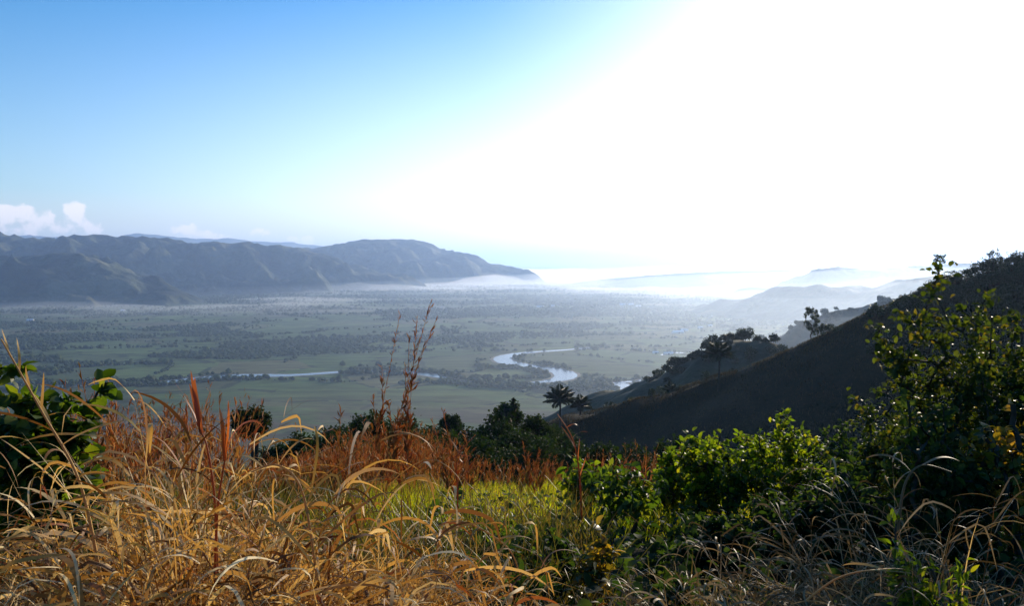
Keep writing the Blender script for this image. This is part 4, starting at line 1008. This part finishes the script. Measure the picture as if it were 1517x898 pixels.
# ---- shrubs
def shrub(px, Y, top, width, label, mat, seed, n=110, per=13, leaf=.075, W=.62, stems=5, low=-.35, bottom=.15, extra=(), name='shrub', cat='shrub', depth=1.0, droop=.25, spread=.03, group=None, stem_r=.022, shell=.35, shoots=9):
    r = np.random.default_rng(seed); g = gpt(px, Y, -.04); T = at(px, top, Y); H = T[2] - g[2]; Rw = width / FPX * Y / 2
    root = empty(name, g, label, cat, group)
    zb = H * bottom; cz_ = (H + zb) / 2; rz = (H - zb) / 2
    pts = crown_points(n, (0, 0, cz_), (Rw * .92, Rw * depth, rz * .92), r, shell=shell, seed=seed, low=-.95)
    for ex, ey, dy, k in extra:
        E = at(ex, ey, Y + dy) - g; O = np.array((0, 0, cz_))
        for q in np.linspace(.55, 1, k): pts.append(O + (E - O) * q + r.normal(0, .035, 3))
    for _ in range(shoots):          # young shoots standing out of the outline
        a_ = r.uniform(0, 6.28); e_ = r.uniform(.1, 1.3); v_ = np.array((cos(a_) * cos(e_) * Rw, sin(a_) * cos(e_) * Rw * depth, sin(e_) * rz))
        for q in np.linspace(.8, r.uniform(1.15, 1.45), 3): pts.append(np.array((0, 0, cz_)) + v_ * q + r.normal(0, .02, 3))
    mb, mbl = MB(), MB(); ang_ = r.uniform(0, 6.28)
    grp = {}
    sd = [np.array((sin(ang_ + i * 6.28 / stems) * Rw * .45, cos(ang_ + i * 6.28 / stems) * Rw * .45 * depth, 0)) for i in range(stems)]
    for p in pts: grp.setdefault(int(np.argmin([np.hypot(p[0] - s[0] * 1.3, p[1] - s[1] * 1.3) for s in sd])), []).append(p)
    for i, pp in grp.items():
        s = sd[i]; b = s * .25
        P, par, tips = skeleton(pp, b, [b + (s - b) * t + np.array((0, 0, cz_ * .55 * t)) + r.normal(0, .02, 3) for t in (.35, .7, 1)], r)
        limbs(mb, P, par, stem_r, pw=.5, sides=5, rmin=.0022)
        leaf_cloud(mbl, P, par, tips, r, per, leaf, spread, W, LEAF, droop)
    link('stem', mb.data('stem', M_bark), root); link('foliage', mbl.data('foliage', mat, True), root)
    return root
shrub(56, 4.5, 556, 150, 'broad leaved green shrub behind the straw stalk at the left picture edge', M_broad, 60, n=110, per=15, leaf=.082, W=.9, shoots=1, extra=[(138, 570, 0, 4), (30, 540, 0, 3), (140, 650, 0, 3)], bottom=.1, spread=.03)
shrub(922, 6.0, 692, 105, 'young sapling with a bare straight stem in front of the green meadow', M_broad, 61, n=40, per=11, leaf=.075, W=.5, stems=1, bottom=.42, stem_r=.018, droop=.5, extra=[(845, 692, .2, 3), (985, 720, 0, 3)], name='sapling', cat='sapling', shoots=3)
shrub(868, 7.8, 700, 50, 'little bright leaved bush left of the sapling, at the meadow rim', M_bright, 62, n=34, per=10, leaf=.08, bottom=.3)
shrub(1005, 8.2, 676, 70, 'bright leaved bush between the sapling and the leafy bush with glossy tips', M_bright, 63, n=60, per=16, leaf=.066)
shrub(1060, 7.4, 662, 110, 'bush with glossy sunlit yellow-green tips in the middle of the thicket', M_bright, 64, n=90, per=17, leaf=.066, extra=[(1045, 655, 0, 3), (1010, 668, 0, 3)])
shrub(1150, 7.6, 640, 140, 'full leafy bush with one shoot pointing up at the dark hillside', M_bright, 65, n=120, per=19, leaf=.06, extra=[(1163, 612, 0, 5), (1120, 640, 0, 3), (1200, 668, 0, 3)])
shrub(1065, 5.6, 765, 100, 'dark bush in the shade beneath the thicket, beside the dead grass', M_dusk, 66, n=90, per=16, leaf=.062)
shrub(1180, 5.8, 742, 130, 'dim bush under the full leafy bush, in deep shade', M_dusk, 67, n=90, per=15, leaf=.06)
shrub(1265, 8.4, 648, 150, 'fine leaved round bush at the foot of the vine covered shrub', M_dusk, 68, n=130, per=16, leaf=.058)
shrub(1345, 6.4, 590, 170, 'tangled green shrub in front of the dark hillside, right of the round bush', M_vine, 69, n=200, per=20, leaf=.05, extra=[(1300, 590, 0, 3)], bottom=.05)
shrub(1430, 5.6, 515, 200, 'tall vine covered shrub with a long shoot against the pale far hills', M_vine, 70, n=230, per=20, leaf=.052, bottom=.05, extra=[(1384, 396, 0, 7), (1372, 425, 0, 4), (1350, 470, 0, 5), (1297, 502, 0, 7), (1300, 488, .1, 6), (1320, 525, 0, 5), (1330, 478, 0, 4), (1460, 452, 0, 5), (1440, 480, 0, 3)], spread=.035)
shrub(1520, 6.2, 480, 180, 'tall dark shrub at the right picture edge, under the wooded hilltop', M_vine, 71, n=230, per=20, leaf=.052, bottom=.05, extra=[(1490, 465, 0, 5), (1470, 490, 0, 4)])
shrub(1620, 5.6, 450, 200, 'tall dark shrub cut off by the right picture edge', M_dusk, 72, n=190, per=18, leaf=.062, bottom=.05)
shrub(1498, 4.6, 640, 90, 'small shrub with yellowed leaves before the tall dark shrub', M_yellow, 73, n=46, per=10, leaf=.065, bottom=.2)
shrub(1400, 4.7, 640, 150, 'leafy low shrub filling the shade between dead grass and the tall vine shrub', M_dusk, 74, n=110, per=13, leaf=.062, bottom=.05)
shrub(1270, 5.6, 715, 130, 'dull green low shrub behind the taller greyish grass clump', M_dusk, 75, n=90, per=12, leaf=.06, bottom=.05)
# low weeds
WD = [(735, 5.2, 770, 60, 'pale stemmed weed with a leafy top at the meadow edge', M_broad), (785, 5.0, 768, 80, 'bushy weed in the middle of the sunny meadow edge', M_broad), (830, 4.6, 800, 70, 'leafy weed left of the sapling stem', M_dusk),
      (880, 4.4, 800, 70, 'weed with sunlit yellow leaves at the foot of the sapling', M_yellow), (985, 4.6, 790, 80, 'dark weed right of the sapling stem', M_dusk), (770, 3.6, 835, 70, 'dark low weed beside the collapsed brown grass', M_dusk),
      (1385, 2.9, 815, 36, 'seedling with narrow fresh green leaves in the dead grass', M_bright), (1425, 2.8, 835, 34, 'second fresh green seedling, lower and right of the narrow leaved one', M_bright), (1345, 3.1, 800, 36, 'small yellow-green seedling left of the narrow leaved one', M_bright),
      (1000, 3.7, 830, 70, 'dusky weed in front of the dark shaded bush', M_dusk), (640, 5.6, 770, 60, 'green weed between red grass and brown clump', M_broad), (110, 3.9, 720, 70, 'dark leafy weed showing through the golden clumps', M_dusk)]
for i, (px, Y, top, wd, lab, m) in enumerate(WD):
    shrub(px, Y, top, wd, lab, m, 80 + i, n=22, per=9, leaf=.06 if m is not M_bright else .05, W=.6 if m is not M_bright else .36, stems=3, bottom=.1, name='weed', cat='weed', shoots=2, stem_r=.006, spread=.015)
# ------------------------------------------------------------------ render settings
SC.view_settings.view_transform = 'Standard'; SC.view_settings.look = 'None'
SC.view_settings.gamma = 1.0; SC.view_settings.exposure = EXPO
cy = SC.cycles
cy.max_bounces = 8; cy.diffuse_bounces = 3; cy.glossy_bounces = 2; cy.transmission_bounces = 4; cy.volume_bounces = 6; cy.transparent_max_bounces = 16
cy.use_denoising = True; cy.sample_clamp_indirect = 4.0
cy.caustics_reflective = False; cy.caustics_refractive = False
